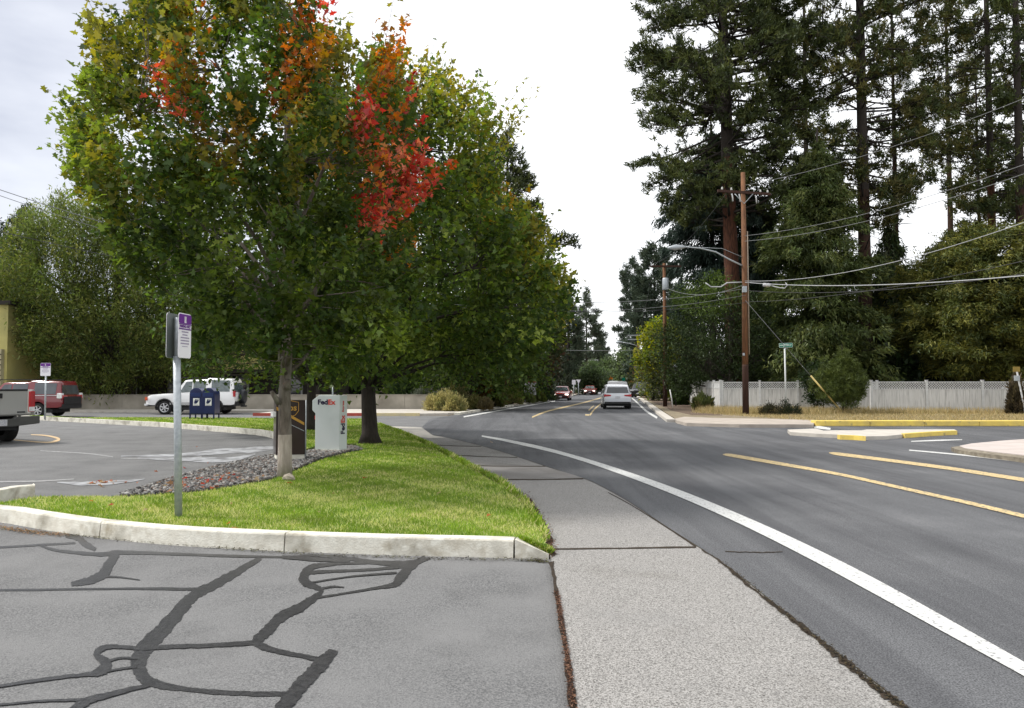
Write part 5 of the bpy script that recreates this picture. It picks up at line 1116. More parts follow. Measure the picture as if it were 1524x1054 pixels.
for sg in (-1, 1):
    MB().box((-.2, sg * .66, 1.93), (2.3, .035, .035)).build('roof_rail', black_p, dc); MB().box((Ld / 2 - .03, sg * .82, .83), (.12, .12, .17)).build('indicator', lamp_amber, dc, bevel=.01)
    MB().box((Ld / 2 - .05, sg * .76, .52), (.16, .34, .10)).build('fog_panel', lamp_clear, dc, bevel=.015); MB().box((0.02, sg * .928, .585), (2.0, .02, .12)).build('sill_trim', mat('sill_grey', (.42, .42, .42)), dc)
# wine red crossover
rc = car('suv', 'dark red tall crossover parked at the left edge beyond the pickup', 'car', (-23.9, 37.6, .01), math.pi + R(1), 5.0, 1.9, 1.77, 'boxy', maroon, glass=mat('tinted_glass', (.035, .04, .05), (.06, .07, .08), 2, .08, spec=.8), alloy_m=alloy)
for sg in (-1, 1):
    MB().box((-.5, sg * .945, 1.035), (3.9, .02, .03)).build('belt_trim', alloy, rc); MB().box((-2.40, sg * .84, 1.02), (.22, .24, .26)).build('tail_lamp', lamp_clear, rc, bevel=.04); MB().box((-.4, sg * .68, 1.79), (2.6, .04, .035)).build('roof_rail', black_p, rc)
MB().box((-2.53, 0, .80), (.05, 1.5, .36)).build('rear_shade_panel', black_p, rc, bevel=.02)  # black panel paints in the shade on the rear face
# grey pickup seen from behind, cut by the left edge
def pickup():
    ang = R(59); rt = root('pickup_truck', 'silver grey pickup with dark bumper at the left edge, seen from behind', 'pickup', (-13.32, 20.0, .004), math.pi / 2 + ang)
    # local x forward from the bumper line
    W = 1.92
    b = MB()
    b.extr([Vector((0.02, y, z)) for y, z in ((-.96, .74), (-.96, 1.36), (-.93, 1.42), (-.88, 1.42), (-.88, .74))], (1, 0, 0), 1.9)
    b.extr([Vector((0.02, y, z)) for y, z in ((.96, .74), (.96, 1.36), (.93, 1.42), (.88, 1.42), (.88, .74))], (1, 0, 0), 1.9)
    b.box((1.0, 0, .76), (1.9, 1.76, .06)).box((1.94, 0, 1.08), (.06, 1.9, .68))
    b.build('bed', silver_c, rt, bevel=.015)
    MB().box((.02, 0, 1.085), (.07, 1.52, .66)).build('tailgate', silver_c, rt, bevel=.025)
    MB().box((.015, 0, 1.41), (.085, 1.50, .045)).build('tailgate_cap', black_p, rt); MB().box((-.02, 0, 1.26), (.025, .26, .13)).build('tailgate_handle', black_p, rt, bevel=.01)
    MB().box((-.018, -.60, .83), (.012, .2, .035)).build('badge', tag_metal, rt)
    for s in (-1, 1):
        MB().box((.03, s * .885, 1.10), (.10, .13, .56)).build('tail_lamp', lamp_red, rt, bevel=.02); MB().box((-.025, s * .865, .90), (.02, .14, .12)).build('reverse_lamp', lamp_clear, rt)
        ar_ = [Vector((1.15 + .47 * math.cos(R(q)), s * .955, .42 + .47 * math.sin(R(q)))) for q in range(10, 180, 12)]; MB().tube(ar_, .03, 6).build('wheel_arch_trim', black_p, rt)
        t = MB().lathe([(.24, s * .68), (.38, s * .68), (.41, s * .72), (.41, s * .92), (.38, s * .95), (.25, s * .95)], (1.15, 0, .41), 'Y', 28).build('wheel', tyre_m, rt)
        MB().lathe([(.001, s * .90), (.10, s * .92), (.12, s * .90), (.22, s * .90), (.25, s * .945)], (1.15, 0, .41), 'Y', 24).build('rim', alloy, t)
    MB().extr([Vector((-.22, y, z)) for y, z in ((-.98, .52), (-.98, .72), (-.42, .72), (-.36, .66), (.36, .66), (.42, .72), (.98, .72), (.98, .52), (.3, .46), (-.3, .46))], (1, 0, 0), .2).build('rear_bumper', mat('dark_bumper', (.10, .10, .095), (.08, .08, .076), 3, .45, metal=.4), rt, bevel=.02)
    MB().box((-.235, 0, .57), (.02, .31, .16)).build('number_plate', plate_m, rt)
    MB().box((.25, 0, .42), (.7, .9, .10)).box((.0, 0, .42), (.3, .08, .08)).tube([(1.15, -.75, .41), (1.15, .75, .41)], .09, 8).lathe([(.12, -.14), (.17, 0), (.12, .14)], (1.15, 0, .41), 'Y', 10).box((3.0, 0, .5), (5.0, .9, .12)).build('underbody', black_p, rt)
    MB().tube([(.1, -.55, .36), (.9, -.6, .38)], .04, 8).build('exhaust', tag_metal, rt)
    # cab and nose
    c = MB(); pr = [(2.0, .48), (2.0, 1.40), (2.10, 1.86), (2.5, 1.93), (3.3, 1.92), (3.55, 1.84), (4.15, 1.32), (5.2, 1.24), (5.42, 1.05), (5.45, .5)]
    c.extr([Vector((x, -.95, z)) for x, z in pr], (0, 1, 0), 1.9); c.build('cab', silver_c, rt, bevel=.05)
    MB().box((2.03, 0, 1.62), (.03, 1.4, .34), rot=Matrix.Rotation(R(12), 3, 'Y')).build('rear_window', glass_d, rt)
    for s in (-1, 1):
        MB().extr([Vector((x, s * .955, z)) for x, z in ((2.2, 1.42), (2.28, 1.80), (3.4, 1.80), (3.9, 1.42))], (0, s, 0), .01).build('side_window', glass_d, rt)
        t = MB().lathe([(.24, s * .68), (.41, s * .72), (.41, s * .92), (.25, s * .95)], (4.6, 0, .41), 'Y', 24).build('wheel', tyre_m, rt); MB().lathe([(.001, s * .90), (.25, s * .955)], (4.6, 0, .41), 'Y', 24).build('rim', alloy, t)
        MB().box((3.75, s * 1.08, 1.42), (.12, .24, .22)).build('door_mirror', black_p, rt, bevel=.03)
pickup()

# ================================================================== BUILDINGS
stucco = mat('olive_yellow_stucco', (.50, .45, .17), (.43, .38, .14), 1.2, .9, .2, 40, c3=(.36, .33, .13), scale3=.5)
bdark = mat('dark_brown_siding', (.035, .030, .026), (.025, .022, .02), 3, .8, stretch=(.3, .3, 6)); frame_m = mat('window_frame_grey', (.30, .31, .30), (.26, .27, .26), 3, .6)
wglass = mat('building_glass', (.015, .018, .02), (.03, .034, .036), 1, .08, spec=.8); brick = mat('dark_red_brick', (.16, .035, .025), (.10, .025, .02), 4, .9, stretch=(2, 2, 8)); trimc = mat('pale_trim', (.42, .38, .24), (.36, .33, .2), 3)
Bx = root('office_building', 'olive yellow low building with dark ground floor and grey framed windows behind the parked cars', 'building', (-26, 54, 0))
MB().box((0, 4, 4.2), (30, 8, 3.6)).build('upper_wall', stucco, Bx); MB().box((0, 4.6, 1.2), (29, 8, 2.4)).build('lower_wall', bdark, Bx); MB().box((0, 4, 6.1), (30.8, 8.8, .25)).build('roof', bdark, Bx)
MB().box((0, -.25, 2.5), (30.4, .9, .25)).build('canopy', bdark, Bx)
for x in (-12, -8.6, -4.5, -1.3, 2.6, 6.6, 10.4):
    w_ = 1.5; z = 1.45
    f_ = MB().box((x, .52, z + .0), (w_ + .2, .12, 1.7)).build('window_frame', frame_m, Bx); MB().box((x - w_ * .26, .44, z), (w_ * .46, .04, 1.5)).box((x + w_ * .26, .44, z), (w_ * .46, .04, 1.5)).build('pane', wglass, f_)
for x in (-11, -3, 5, 11.5):
    f_ = MB().box((x, -.03, 4.4), (2.2, .1, 1.2)).build('window_frame', frame_m, Bx); MB().box((x, -.09, 4.4), (2.0, .04, 1.0)).build('pane', wglass, f_)
for k in range(5): MB().box((-13 + k * 6.4, -.55, 1.2), (.28, .28, 2.4)).build('column', bdark, Bx)
# yellow block seen at the extreme left
xl = pt(2, 560, 44.6).x
B2 = root('building_wing', 'pale yellow building wing with red brick corner at the extreme left edge', 'building', (xl - 4.0, 44.6, 0))
MB().box((0, 1.6, 3.1), (8.6, 3.2, 6.2)).build('wall', stucco, B2); MB().box((3.6, -.15, 2.0), (1.1, .28, 3.2)).build('pier', trimc, B2)
b = MB()
for k in range(10): b.box((3.6, -.31, .6 + k * .3), (1.12, .03, .04))
b.build('pier_groove', bdark, B2); MB().box((2.4, -.25, 1.1), (1.4, .5, 2.2)).build('brick_base', brick, B2); MB().box((0, 1.6, 6.3), (9.2, 3.8, .22)).build('roof', bdark, B2)
# house behind the right-hand trees
Hh = root('house', 'pale grey house with reddish wall glimpsed between trees behind the fence', 'house', (pt(1385, 540, 74).x, 76, 0))
MB().box((0, 0, 1.7), (9, 7, 3.4)).build('wall', mat('house_wall', (.40, .41, .41), (.35, .36, .36), 3), Hh); MB().box((-2.6, -3.55, 1.5), (2.6, .12, 3.0)).build('brick_panel', mat('house_brick', (.42, .15, .08), (.36, .12, .07), 6), Hh)
r_ = MB(); r_.extr([Vector((-5, -4.1, 3.4)), Vector((-5, 4.1, 3.4)), Vector((-5, 0, 5.3))], (1, 0, 0), 10).build('roof', mat('roof_grey', (.26, .26, .26), (.2, .2, .2), 6), Hh)
for x in (.6, 3.2): f_ = MB().box((x, -3.54, 1.9), (1.3, .1, 1.2)).build('window', white_pt, Hh); MB().box((x, -3.6, 1.9), (1.1, .05, 1.0)).build('pane', wglass, f_)
xh = pt(1465, 560, 70).x; H2 = root('house', 'orange brown house with white window just above the fence at the right', 'house', (xh, 72, 0))
MB().box((0, 0, 1.5), (6, 5, 3.0)).build('wall', mat('terracotta_wall', (.30, .10, .05), (.25, .08, .05), 3), H2); MB().extr([Vector((-3.4, -3, 2.7)), Vector((-3.4, 3, 2.7)), Vector((-3.4, 0, 4.1))], (1, 0, 0), 6.8).build('roof', MATS['roof_grey'], H2)
f_ = MB().box((1.6, -2.54, 1.9), (1.0, .1, 1.5)).build('window', white_pt, H2)
# ================================================================== TREES: left side
GREEN = [(.058, .098, .020), (.076, .120, .024), (.105, .145, .030), (.078, .105, .018), (.046, .078, .018)]
LGREEN = [(.18, .24, .045), (.22, .27, .055), (.15, .21, .04)]
YEL = [(.24, .24, .045), (.20, .20, .04), (.32, .26, .05)]; ORG = [(.52, .16, .03), (.55, .22, .04), (.45, .14, .04), (.34, .20, .04)]; RED = [(.60, .14, .10), (.48, .08, .07), (.64, .22, .13), (.52, .12, .06), (.40, .06, .05)]; BRO = [(.26, .13, .03), (.20, .12, .03), (.15, .12, .03)]
OLI = [(.18, .185, .03), (.22, .20, .035)]
outA = [(92, 155), (120, 190), (102, 215), (125, 245), (100, 285), (140, 320), (180, 335), (165, 370), (215, 420), (290, 455), (305, 500), (345, 532), (400, 558), (470, 555), (540, 540), (600, 545), (628, 520), (600, 460), (640, 430), (600, 360), (540, 330), (600, 320), (628, 285), (630, 215), (610, 165), (560, 170), (600, 110), (590, 60), (575, 15), (560, 90), (530, 100), (500, 60), (470, 25), (440, -30), (400, -55), (340, -60), (300, -40), (250, -10), (195, -5), (205, 50), (180, 40), (135, 42), (150, 95), (190, 110), (130, 130)]
regA = [(580, 275, (50, 52), RED, .85), (545, 262, (26, 30), RED + ORG, .6), (603, 190, (24, 34), RED + ORG[:1], .7), (450, 70, (40, 55), ORG, .85), (470, 42, (22, 26), RED, .6), (425, 120, (25, 50), ORG, .7), (500, 130, (24, 24), ORG, .8), (240, 120, (34, 42), [RED[0], ORG[0], BRO[0], ORG[3]], .65), (275, 95, (24, 24), ORG, .75), (330, 225, (60, 55), BRO + OLI + ORG[3:], .85), (305, 30, (50, 48), ORG + OLI, .6), (480, 200, (16, 16), RED, .8), (545, 180, (22, 16), RED, .65), (440, 200, (26, 70), YEL + ORG[3:], .75), (515, 205, (30, 30), OLI + ORG[3:], .6), (605, 375, (20, 18), ORG, .8), (430, 300, (30, 30), OLI, .5),
        (335, 350, (45, 38), LGREEN, .85), (480, 370, (60, 30), LGREEN, .5), (150, 200, (60, 120), OLI + LGREEN, .8), (230, 50, (100, 60), OLI + YEL[:2], .75), (575, 500, (40, 40), LGREEN, .7), (390, 30, (90, 90), OLI + GREEN + YEL[1:2], .6), (540, 110, (70, 70), OLI + YEL[1:2], .75), (585, 60, (18, 60), [ORG[3], OLI[1], BRO[0], ORG[0]], .85), (260, 200, (90, 90), OLI + GREEN, .5)]
rt, tb, tk = crown_tree('maple_tree', 'near maple turning orange and red at the top, pale trunk on the lawn', 425, 12.0, outA, 2.6, 1750, 32, .100, GREEN, trunk_r=.105, bark=bark_grey, regions=regA, zbase=ZL - .02, twl=.66, spread=.105, fork=.5, shrink=.98, sprig=.45, nlimb=22, base_flare=1.15, upb=.9, clump=150, cl_s=.42)
z5 = pt(425, 640, 12.0).z - rt.location.z
mats_ = tk.data.materials; mats_.append(mat('bleached_bark', (.46, .40, .34), (.36, .31, .26), 9, .95, .9, 26, stretch=(3, 3, .7), c3=(.28, .24, .2), scale3=2.5))
for p in tk.data.polygons:
    if p.center.z < z5 and abs(p.center.x) < .3 and abs(p.center.y) < .3: p.material_index = 1
for a_, c_, r0, nm in ((pt(415, 600, 11.9), pt(404, 583, 11.75), .038, 'cut_limb'), (pt(428, 578, 11.9), pt(427, 566, 11.83), .05, 'cut_limb')):
    MB().tube([a_ - rt.location, a_.lerp(c_, .6) - rt.location, c_ - rt.location], [r0 * 1.3, r0, r0 * .8], 8).build(nm, bark_grey, rt)
v_ = Vector((pt(427, 571, 11.85))) - rt.location
MB().lathe([(.001, -.01), (.05, 0), (.045, .01)], v_, 'Y', 10).build('pruning_scar', mat('scar_wood', (.55, .28, .14), (.45, .2, .1), 12), rt)
st_ = MB(); q = gd(432, 712, ZL)
st_.tube([(-.09, 0, .02), (-.06, .01, .04), (0, 0, .05), (.06, -.01, .035), (.09, 0, .01)], [.015, .045, .06, .04, .01], 8, jit=.25); o = st_.build('stone', mat('pale_stone', (.5, .43, .34), (.38, .33, .27), 9), smooth=False); o.location = (q.x + .02, q.y - .15, ZL - .01); setp(o, 'pale broken stone lying at the foot of the maple trunk', 'stone')
# second maple (dark trunk) and its broad right-hand crown
outB = [(470, 560), (440, 480), (440, 300), (470, 180), (520, 120), (560, 90), (600, 100), (640, 118), (680, 130), (700, 150), (760, 165), (768, 200), (740, 230), (760, 270), (745, 300), (790, 320), (810, 345), (820, 400), (850, 415), (845, 450), (820, 480), (830, 500), (790, 545), (745, 560), (690, 540), (630, 545), (600, 575), (540, 560)]
regB = [(650, 125, (60, 40), YEL + OLI, .7), (735, 190, (50, 50), YEL[:2] + OLI, .8), (760, 300, (30, 30), YEL[:2] + ORG[3:], .7), (610, 380, (30, 30), ORG[3:] + OLI, .6), (800, 370, (45, 60), OLI + YEL[:1], .7), (700, 440, (130, 90), LGREEN + GREEN, .5), (680, 230, (80, 90), OLI + LGREEN, .5), (590, 330, (25, 20), YEL, .5), (580, 510, (50, 40), LGREEN, .7)]
crown_tree('maple_tree', 'broad green maple with dark flaring trunk right of the white drop box', 551, 18.9, outB, 4.0, 1900, 26, .13, GREEN, trunk_r=.19, bark=bark_dark, regions=regB, shrink=.98, sprig=.4, zbase=ZL - .02, twl=.9, spread=.19, fork=.45, nlimb=26, base_flare=1.6, upb=.7, clump=150, cl_s=.42, lean=-.35)
outC = [(300, 560), (230, 470), (240, 380), (300, 320), (400, 300), (520, 320), (600, 420), (600, 540), (520, 575), (400, 570)]
crown_tree('maple_tree', 'third maple standing behind between the dark and white drop boxes', 464, 24.5, outC, 3.6, 900, 16, .18, GREEN[:2] + GREEN[3:], T=T_KITE, trunk_r=.16, zbase=ZL - .02, twl=1.0, spread=.24, nlimb=14, base_flare=1.3, clump=80, cl_s=.25)
outD = [(600, 540), (590, 420), (620, 300), (700, 250), (780, 320), (830, 400), (848, 440), (842, 490), (815, 530), (800, 572), (760, 590), (700, 580), (640, 580)]
crown_tree('maple_tree', 'green maple beyond the drive lane on the left roadside', 700, 47.5, outD, 4.0, 1300, 20, .27, GREEN + [(.10, .15, .03)], T=T_KITE, trunk_r=.25, zbase=.1, twl=1.5, spread=.38, nlimb=16, regions=[(800, 420, (60, 80), LGREEN + OLI, .6)], clump=90, cl_s=.3)
# willow-like feathery tree at left
outW = [(0, 575), (-40, 560), (-60, 450), (-30, 400), (10, 400), (15, 370), (35, 345), (60, 318), (80, 325), (95, 300), (125, 295), (150, 310), (190, 320), (240, 350), (300, 380), (340, 450), (345, 540), (290, 575), (240, 560), (180, 580), (100, 575), (60, 545), (20, 470)]
WIL = [(.095, .130, .030), (.13, .16, .036), (.070, .10, .024), (.17, .18, .05)]
crown_tree('willow_tree', 'feathery grey-green willow filling the left background above the parked cars', 170, 46.9, outW, 3.6, 3400, 42, .25, WIL, T=T_LANCE, trunk_r=.28, zbase=.1, twl=2.0, spread=.32, nlimb=20, upb=.6, fold=.1, clump=150, cl_s=.25, regions=[(90, 320, (90, 40), [(.13, .17, .05), (.16, .19, .06)], .6)])
conifer('conifer_tree', 'small distant fir at the far left edge behind the willow', 33, 75, [(33, 305), (18, 325), (22, 350), (0, 365), (5, 400), (-10, 450), (70, 450), (55, 400), (45, 350), (45, 325)], .2, 18, [(.03, .045, .03), (.04, .055, .035)], nbr=80, style='spruce', tuftn=6, nl=.5)
conifer('conifer_tree', 'distant dark fir beyond the left edge of the photo', 4, 80, [(4, 330), (-10, 350), (-25, 420), (-40, 480), (40, 480), (25, 400), (12, 350)], .2, 16, [(.03, .045, .03), (.04, .055, .035)], nbr=60, style='spruce', tuftn=6, nl=.5)
PINE = [(.050, .066, .020), (.068, .086, .024), (.092, .105, .030), (.036, .048, .018)]
conifer('pine_tree', 'ponderosa pine peeking out behind the right side of the maples', 755, 62, [(740, 200), (770, 235), (792, 285), (785, 300), (805, 320), (800, 350), (838, 368), (848, 385), (835, 400), (850, 440), (840, 520), (690, 540), (680, 400), (690, 300), (710, 240)], .30, 21.3, PINE, nbr=150, tuftn=12, nl=.45)
# dark background trees along the left, crowns to the ground
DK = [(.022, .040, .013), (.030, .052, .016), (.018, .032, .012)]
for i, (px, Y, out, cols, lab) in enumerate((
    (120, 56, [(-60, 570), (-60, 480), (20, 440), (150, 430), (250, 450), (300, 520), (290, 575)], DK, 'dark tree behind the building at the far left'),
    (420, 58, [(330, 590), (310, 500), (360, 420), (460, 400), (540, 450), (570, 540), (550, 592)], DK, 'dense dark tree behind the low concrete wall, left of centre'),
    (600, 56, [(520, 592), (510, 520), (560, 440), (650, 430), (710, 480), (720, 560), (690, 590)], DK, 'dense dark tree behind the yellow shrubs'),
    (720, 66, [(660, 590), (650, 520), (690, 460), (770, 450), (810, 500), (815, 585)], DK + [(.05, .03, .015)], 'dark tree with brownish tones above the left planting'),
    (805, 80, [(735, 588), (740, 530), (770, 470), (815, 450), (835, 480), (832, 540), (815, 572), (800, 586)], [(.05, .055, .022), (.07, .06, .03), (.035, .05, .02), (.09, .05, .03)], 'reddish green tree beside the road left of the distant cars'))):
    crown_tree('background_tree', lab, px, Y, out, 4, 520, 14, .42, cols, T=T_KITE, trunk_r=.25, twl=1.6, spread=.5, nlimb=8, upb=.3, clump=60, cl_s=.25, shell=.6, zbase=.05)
# distant conifers, left of the gap
for (px, Y, out, lab) in ((873, 175, [(873, 433), (865, 455), (856, 470), (858, 490), (845, 505), (848, 540), (835, 574), (893, 570), (900, 545), (903, 515), (893, 490), (890, 465), (880, 450)], 'tall pointed conifer left of the sky gap at the road end'),
                       (846, 120, [(845, 445), (830, 470), (818, 520), (805, 580), (828, 578), (850, 556), (862, 530), (866, 490), (855, 460)], 'darker conifer in front of the pointed one on the left'),
                       (893, 210, [(893, 495), (885, 520), (878, 572), (900, 572), (910, 540), (903, 515)], 'small conifer at the very end of the road on the left')):
    conifer('conifer_tree', lab, px, Y, out, .3, (HZ - min(q[1] for q in out)) / FPX * Y + 2.5, [(.050, .070, .044), (.065, .088, .052), (.085, .098, .064)], nbr=110, style='pine', tuftn=8, nl=.75, dens=.9)  # needle colours lightened, distance haze put into the colour
# right of gap
for (px, Y, out, lab) in ((975, 112, [(972, 368), (960, 375), (958, 400), (945, 430), (950, 460), (935, 490), (938, 520), (940, 545), (948, 575), (1015, 580), (1020, 500), (1012, 440), (1000, 400), (990, 372)], 'tall dark conifer right of the sky gap, behind the transformer pole'),
                       (945, 190, [(940, 385), (930, 400), (921, 410), (930, 430), (925, 455), (928, 470), (915, 490), (925, 520), (926, 572), (985, 572), (975, 500), (965, 440), (955, 405)], 'slightly shorter dark conifer just left of the tallest distant one'),
                       (1012, 100, [(1005, 430), (990, 470), (985, 580), (1045, 580), (1040, 500), (1020, 450)], 'small distant conifer partly hidden by the round evergreen')):
    conifer('conifer_tree', lab, px, Y, out, .35, (HZ - min(q[1] for q in out)) / FPX * Y + 2.5, [(.042, .062, .042), (.056, .078, .050), (.070, .090, .056)], nbr=150, style='pine', tuftn=9, nl=.8, dens=1.0)  # paler needles here too, painted haze
crown_tree('autumn_tree', 'yellow-green tree by the road in front of the distant conifers', 972, 72, [(975, 472), (955, 490), (948, 520), (945, 550), (955, 590), (1010, 600), (1015, 520), (1000, 485)], 2.5, 500, 14, .30, [(.22, .24, .03), (.28, .27, .03), (.14, .18, .03), (.10, .14, .03)], T=T_KITE, trunk_r=.14, twl=.9, spread=.3, nlimb=8, clump=50, cl_s=.3, regions=[(975, 565, (40, 30), [(.10, .13, .05), (.14, .16, .08)], .8)])
for (px, Y, out, cols, lab) in ((905, 160, [(880, 572), (885, 545), (905, 535), (925, 545), (935, 572)], [(.07, .10, .04), (.09, .12, .05)], 'low rounded tree at the far end of the road'),
                          (928, 140, [(912, 575), (915, 535), (930, 520), (950, 535), (955, 578)], [(.08, .11, .05), (.10, .13, .055)], 'rounded green tree behind the distant traffic on the right'),
                          (975, 100, [(950, 592), (948, 560), (965, 545), (1000, 545), (1010, 590)], [(.05, .045, .02), (.08, .05, .02), (.04, .05, .02)], 'brownish thicket behind the black parked car'),
                          (880, 125, [(855, 580), (858, 558), (880, 545), (900, 560), (903, 580)], [(.07, .10, .045), (.085, .115, .05)], 'small green tree behind the second oncoming car')):
    crown_tree('background_tree', lab, px, Y, out, 4, 320, 12, .6, cols, T=T_KITE, trunk_r=.25, twl=1.8, spread=.6, nlimb=6, clump=40, cl_s=.2, shell=.7)
# woods on the horizon
rr = 26000; x = rng.uniform(-330, 330, rr); y = rng.uniform(195, 245, rr); hz_ = 8.5 + 2.0 * np.sin(x * .11) + 1.5 * np.sin(x * .31 + 2); z = rng.uniform(0, 1, rr) ** .8 * hz_
Pw = np.stack([x, y, z], 1); poly_mesh('distant_woods', leaves(Pw, nrm(rng.normal(0, 1, (rr, 3)) + np.array([0, 0, .8])), nrm(rng.normal(0, 1, (rr, 3))), rng.uniform(1.6, 3.2, rr), T_KITE), 6, pick_col(rr, [(.055, .075, .045), (.07, .09, .05), (.085, .09, .055)], .3), LEAF, kind='stuff', label='dark distant woods along the horizon', cat='woods')

# ================================================================== TREES: right side
P1o = [(1000, -130), (962, -60), (960, 0), (985, 22), (962, 45), (945, 85), (975, 110), (958, 135), (932, 178), (945, 205), (975, 222), (1000, 240), (965, 262), (985, 292), (1005, 305), (985, 315), (1010, 335), (1080, 335), (1130, 300), (1180, 320), (1215, 290), (1195, 240), (1215, 190), (1180, 140), (1215, 90), (1180, 40), (1205, 0), (1190, -60), (1150, -130), (1080, -220)]
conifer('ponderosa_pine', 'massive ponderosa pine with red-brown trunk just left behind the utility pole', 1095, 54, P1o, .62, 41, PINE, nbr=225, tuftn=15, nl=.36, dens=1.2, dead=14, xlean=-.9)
P2o = [(1290, -240), (1230, -130), (1190, -60), (1205, -10), (1170, 40), (1195, 80), (1180, 130), (1200, 170), (1185, 215), (1240, 250), (1220, 290), (1260, 330), (1320, 345), (1370, 320), (1350, 270), (1400, 230), (1380, 170), (1410, 110), (1380, 50), (1400, -10), (1380, -80), (1340, -160)]
PINE2 = PINE + [(.12, .11, .03), (.10, .09, .028)]
conifer('ponderosa_pine', 'second big pine with dark trunk rising from the middle of the right-hand grove', 1290, 53, P2o, .50, 42, PINE2, nbr=140, tuftn=15, nl=.36, dens=1.15, dead=26, bark=bark_pined)
conifer('ponderosa_pine', 'slender dark-stemmed pine right of the second big pine', 1338, 58, [(1338, -140), (1300, -40), (1290, 40), (1310, 90), (1285, 150), (1310, 200), (1290, 260), (1320, 310), (1350, 330), (1385, 270), (1370, 180), (1395, 110), (1375, 20), (1380, -50)], .24, 37, PINE2, nbr=90, tuftn=14, nl=.36, dens=1.0, dead=16, bark=bark_pined)
conifer('ponderosa_pine', 'pine with straight pinkish brown trunk near the right edge', 1482, 55, [(1482, -240), (1430, -120), (1390, -40), (1370, 30), (1410, 60), (1375, 110), (1400, 160), (1370, 220), (1420, 240), (1400, 290), (1440, 330), (1500, 300), (1560, 330), (1590, 250), (1560, 170), (1600, 90), (1570, 0), (1600, -80), (1540, -160)], .33, 42, PINE2, nbr=120, tuftn=14, nl=.36, dens=1.0, dead=24, bark=bark_pine)
conifer('ponderosa_pine', 'thin pine trunk just left of the pinkish one near the right edge', 1463, 60, [(1463, 60), (1435, 130), (1410, 200), (1425, 260), (1405, 330), (1440, 380), (1490, 380), (1520, 320), (1495, 240), (1510, 160), (1485, 100)], .2, 28, PINE2, nbr=85, tuftn=14, nl=.38, dens=.8, dead=12, bark=bark_pine)
conifer('ponderosa_pine', 'dark pine cut by the right edge of the photo', 1526, 50, [(1530, -240), (1480, -100), (1470, 0), (1490, 60), (1460, 130), (1480, 200), (1460, 260), (1490, 320), (1560, 340), (1620, 260), (1600, 100), (1620, -60)], .36, 40, PINE, nbr=100, tuftn=14, nl=.36, dens=.85, dead=14, bark=bark_pined)
conifer('ponderosa_pine', 'pine filling the gap behind the first two big pines', 1205, 72, [(1205, -160), (1150, -60), (1160, 20), (1130, 90), (1160, 150), (1120, 220), (1150, 300), (1210, 330), (1270, 280), (1250, 200), (1280, 110), (1250, 20), (1265, -60)], .35, 45, PINE, nbr=80, tuftn=10, nl=.5, dens=.8, bark=bark_pined)
conifer('ponderosa_pine', 'airy pine in the upper right behind the others', 1420, 76, [(1420, -180), (1370, -80), (1385, 0), (1350, 60), (1375, 140), (1345, 210), (1380, 280), (1440, 320), (1500, 260), (1470, 160), (1505, 60), (1480, -60)], .35, 46, PINE2, nbr=75, tuftn=11, nl=.5, dens=.8, bark=bark_pined)
# drooping blue-green spruce behind the first pine
conifer('spruce_tree', 'drooping blue-green spruce behind the massive pine', 1062, 60, [(1062, 200), (1030, 260), (990, 290), (1000, 310), (975, 340), (995, 352), (985, 375), (1010, 390), (1005, 410), (1030, 430), (1020, 470), (1140, 470), (1140, 330), (1100, 250)], .3, 24, [(.035, .055, .042), (.045, .068, .050), (.028, .045, .034)], nbr=150, style='spruce', tuftn=12, nl=.42, dens=1.1, bark=bark_dark)
CED = [(.052, .074, .018), (.070, .092, .022), (.095, .11, .028), (.040, .055, .015)]
conifer('cedar_tree', 'tall mid-green cedar in the gap right of the utility pole', 1222, 49, [(1218, 215), (1190, 260), (1160, 290), (1165, 330), (1130, 370), (1150, 420), (1125, 480), (1130, 560), (1120, 605), (1300, 605), (1310, 520), (1285, 450), (1290, 390), (1262, 340), (1270, 300), (1240, 255)], .3, 18, CED, nbr=230, style='spruce', tuftn=15, nl=.34, dens=1.4, hang=.4, droop=.3, bark=bark_dark)
conifer('cedar_tree', 'dark cedar between the tall cedar and the golden tree', 1325, 54, [(1325, 340), (1290, 400), (1290, 460), (1275, 520), (1280, 600), (1390, 600), (1385, 500), (1360, 420)], .25, 13.5, CED[:1] + [(.03, .05, .018), (.06, .065, .03)], nbr=150, style='spruce', tuftn=11, nl=.42, dens=1.1, bark=bark_dark)
conifer('cedar_tree', 'dark cedar directly behind the brown utility pole', 1135, 58, [(1130, 300), (1095, 370), (1090, 450), (1080, 540), (1085, 600), (1190, 600), (1185, 500), (1170, 400), (1150, 330)], .25, 16, [(.026, .045, .018), (.036, .058, .022)], nbr=150, style='spruce', tuftn=10, nl=.45, dens=1.1, bark=bark_dark)
crown_tree('round_evergreen', 'big rounded dark evergreen overhanging the end of the fence', 1088, 50.5, [(1058, 408), (1030, 420), (1005, 448), (985, 490), (978, 530), (990, 565), (1000, 598), (1022, 588), (1038, 572), (1100, 574), (1150, 572), (1160, 520), (1145, 460), (1120, 440), (1085, 425)], 3.6, 1100, 26, .24, [(.030, .048, .014), (.040, .062, .016), (.024, .038, .012)], T=T_LANCE, trunk_r=.22, twl=.9, spread=.26, nlimb=12, zbase=.05, upb=.6, clump=90, cl_s=.3, regions=[(1050, 430, (50, 45), [(.085, .125, .022), (.07, .11, .02)], .85), (1050, 520, (60, 40), [(.05, .07, .025)], .4)], m=NEEDLE)
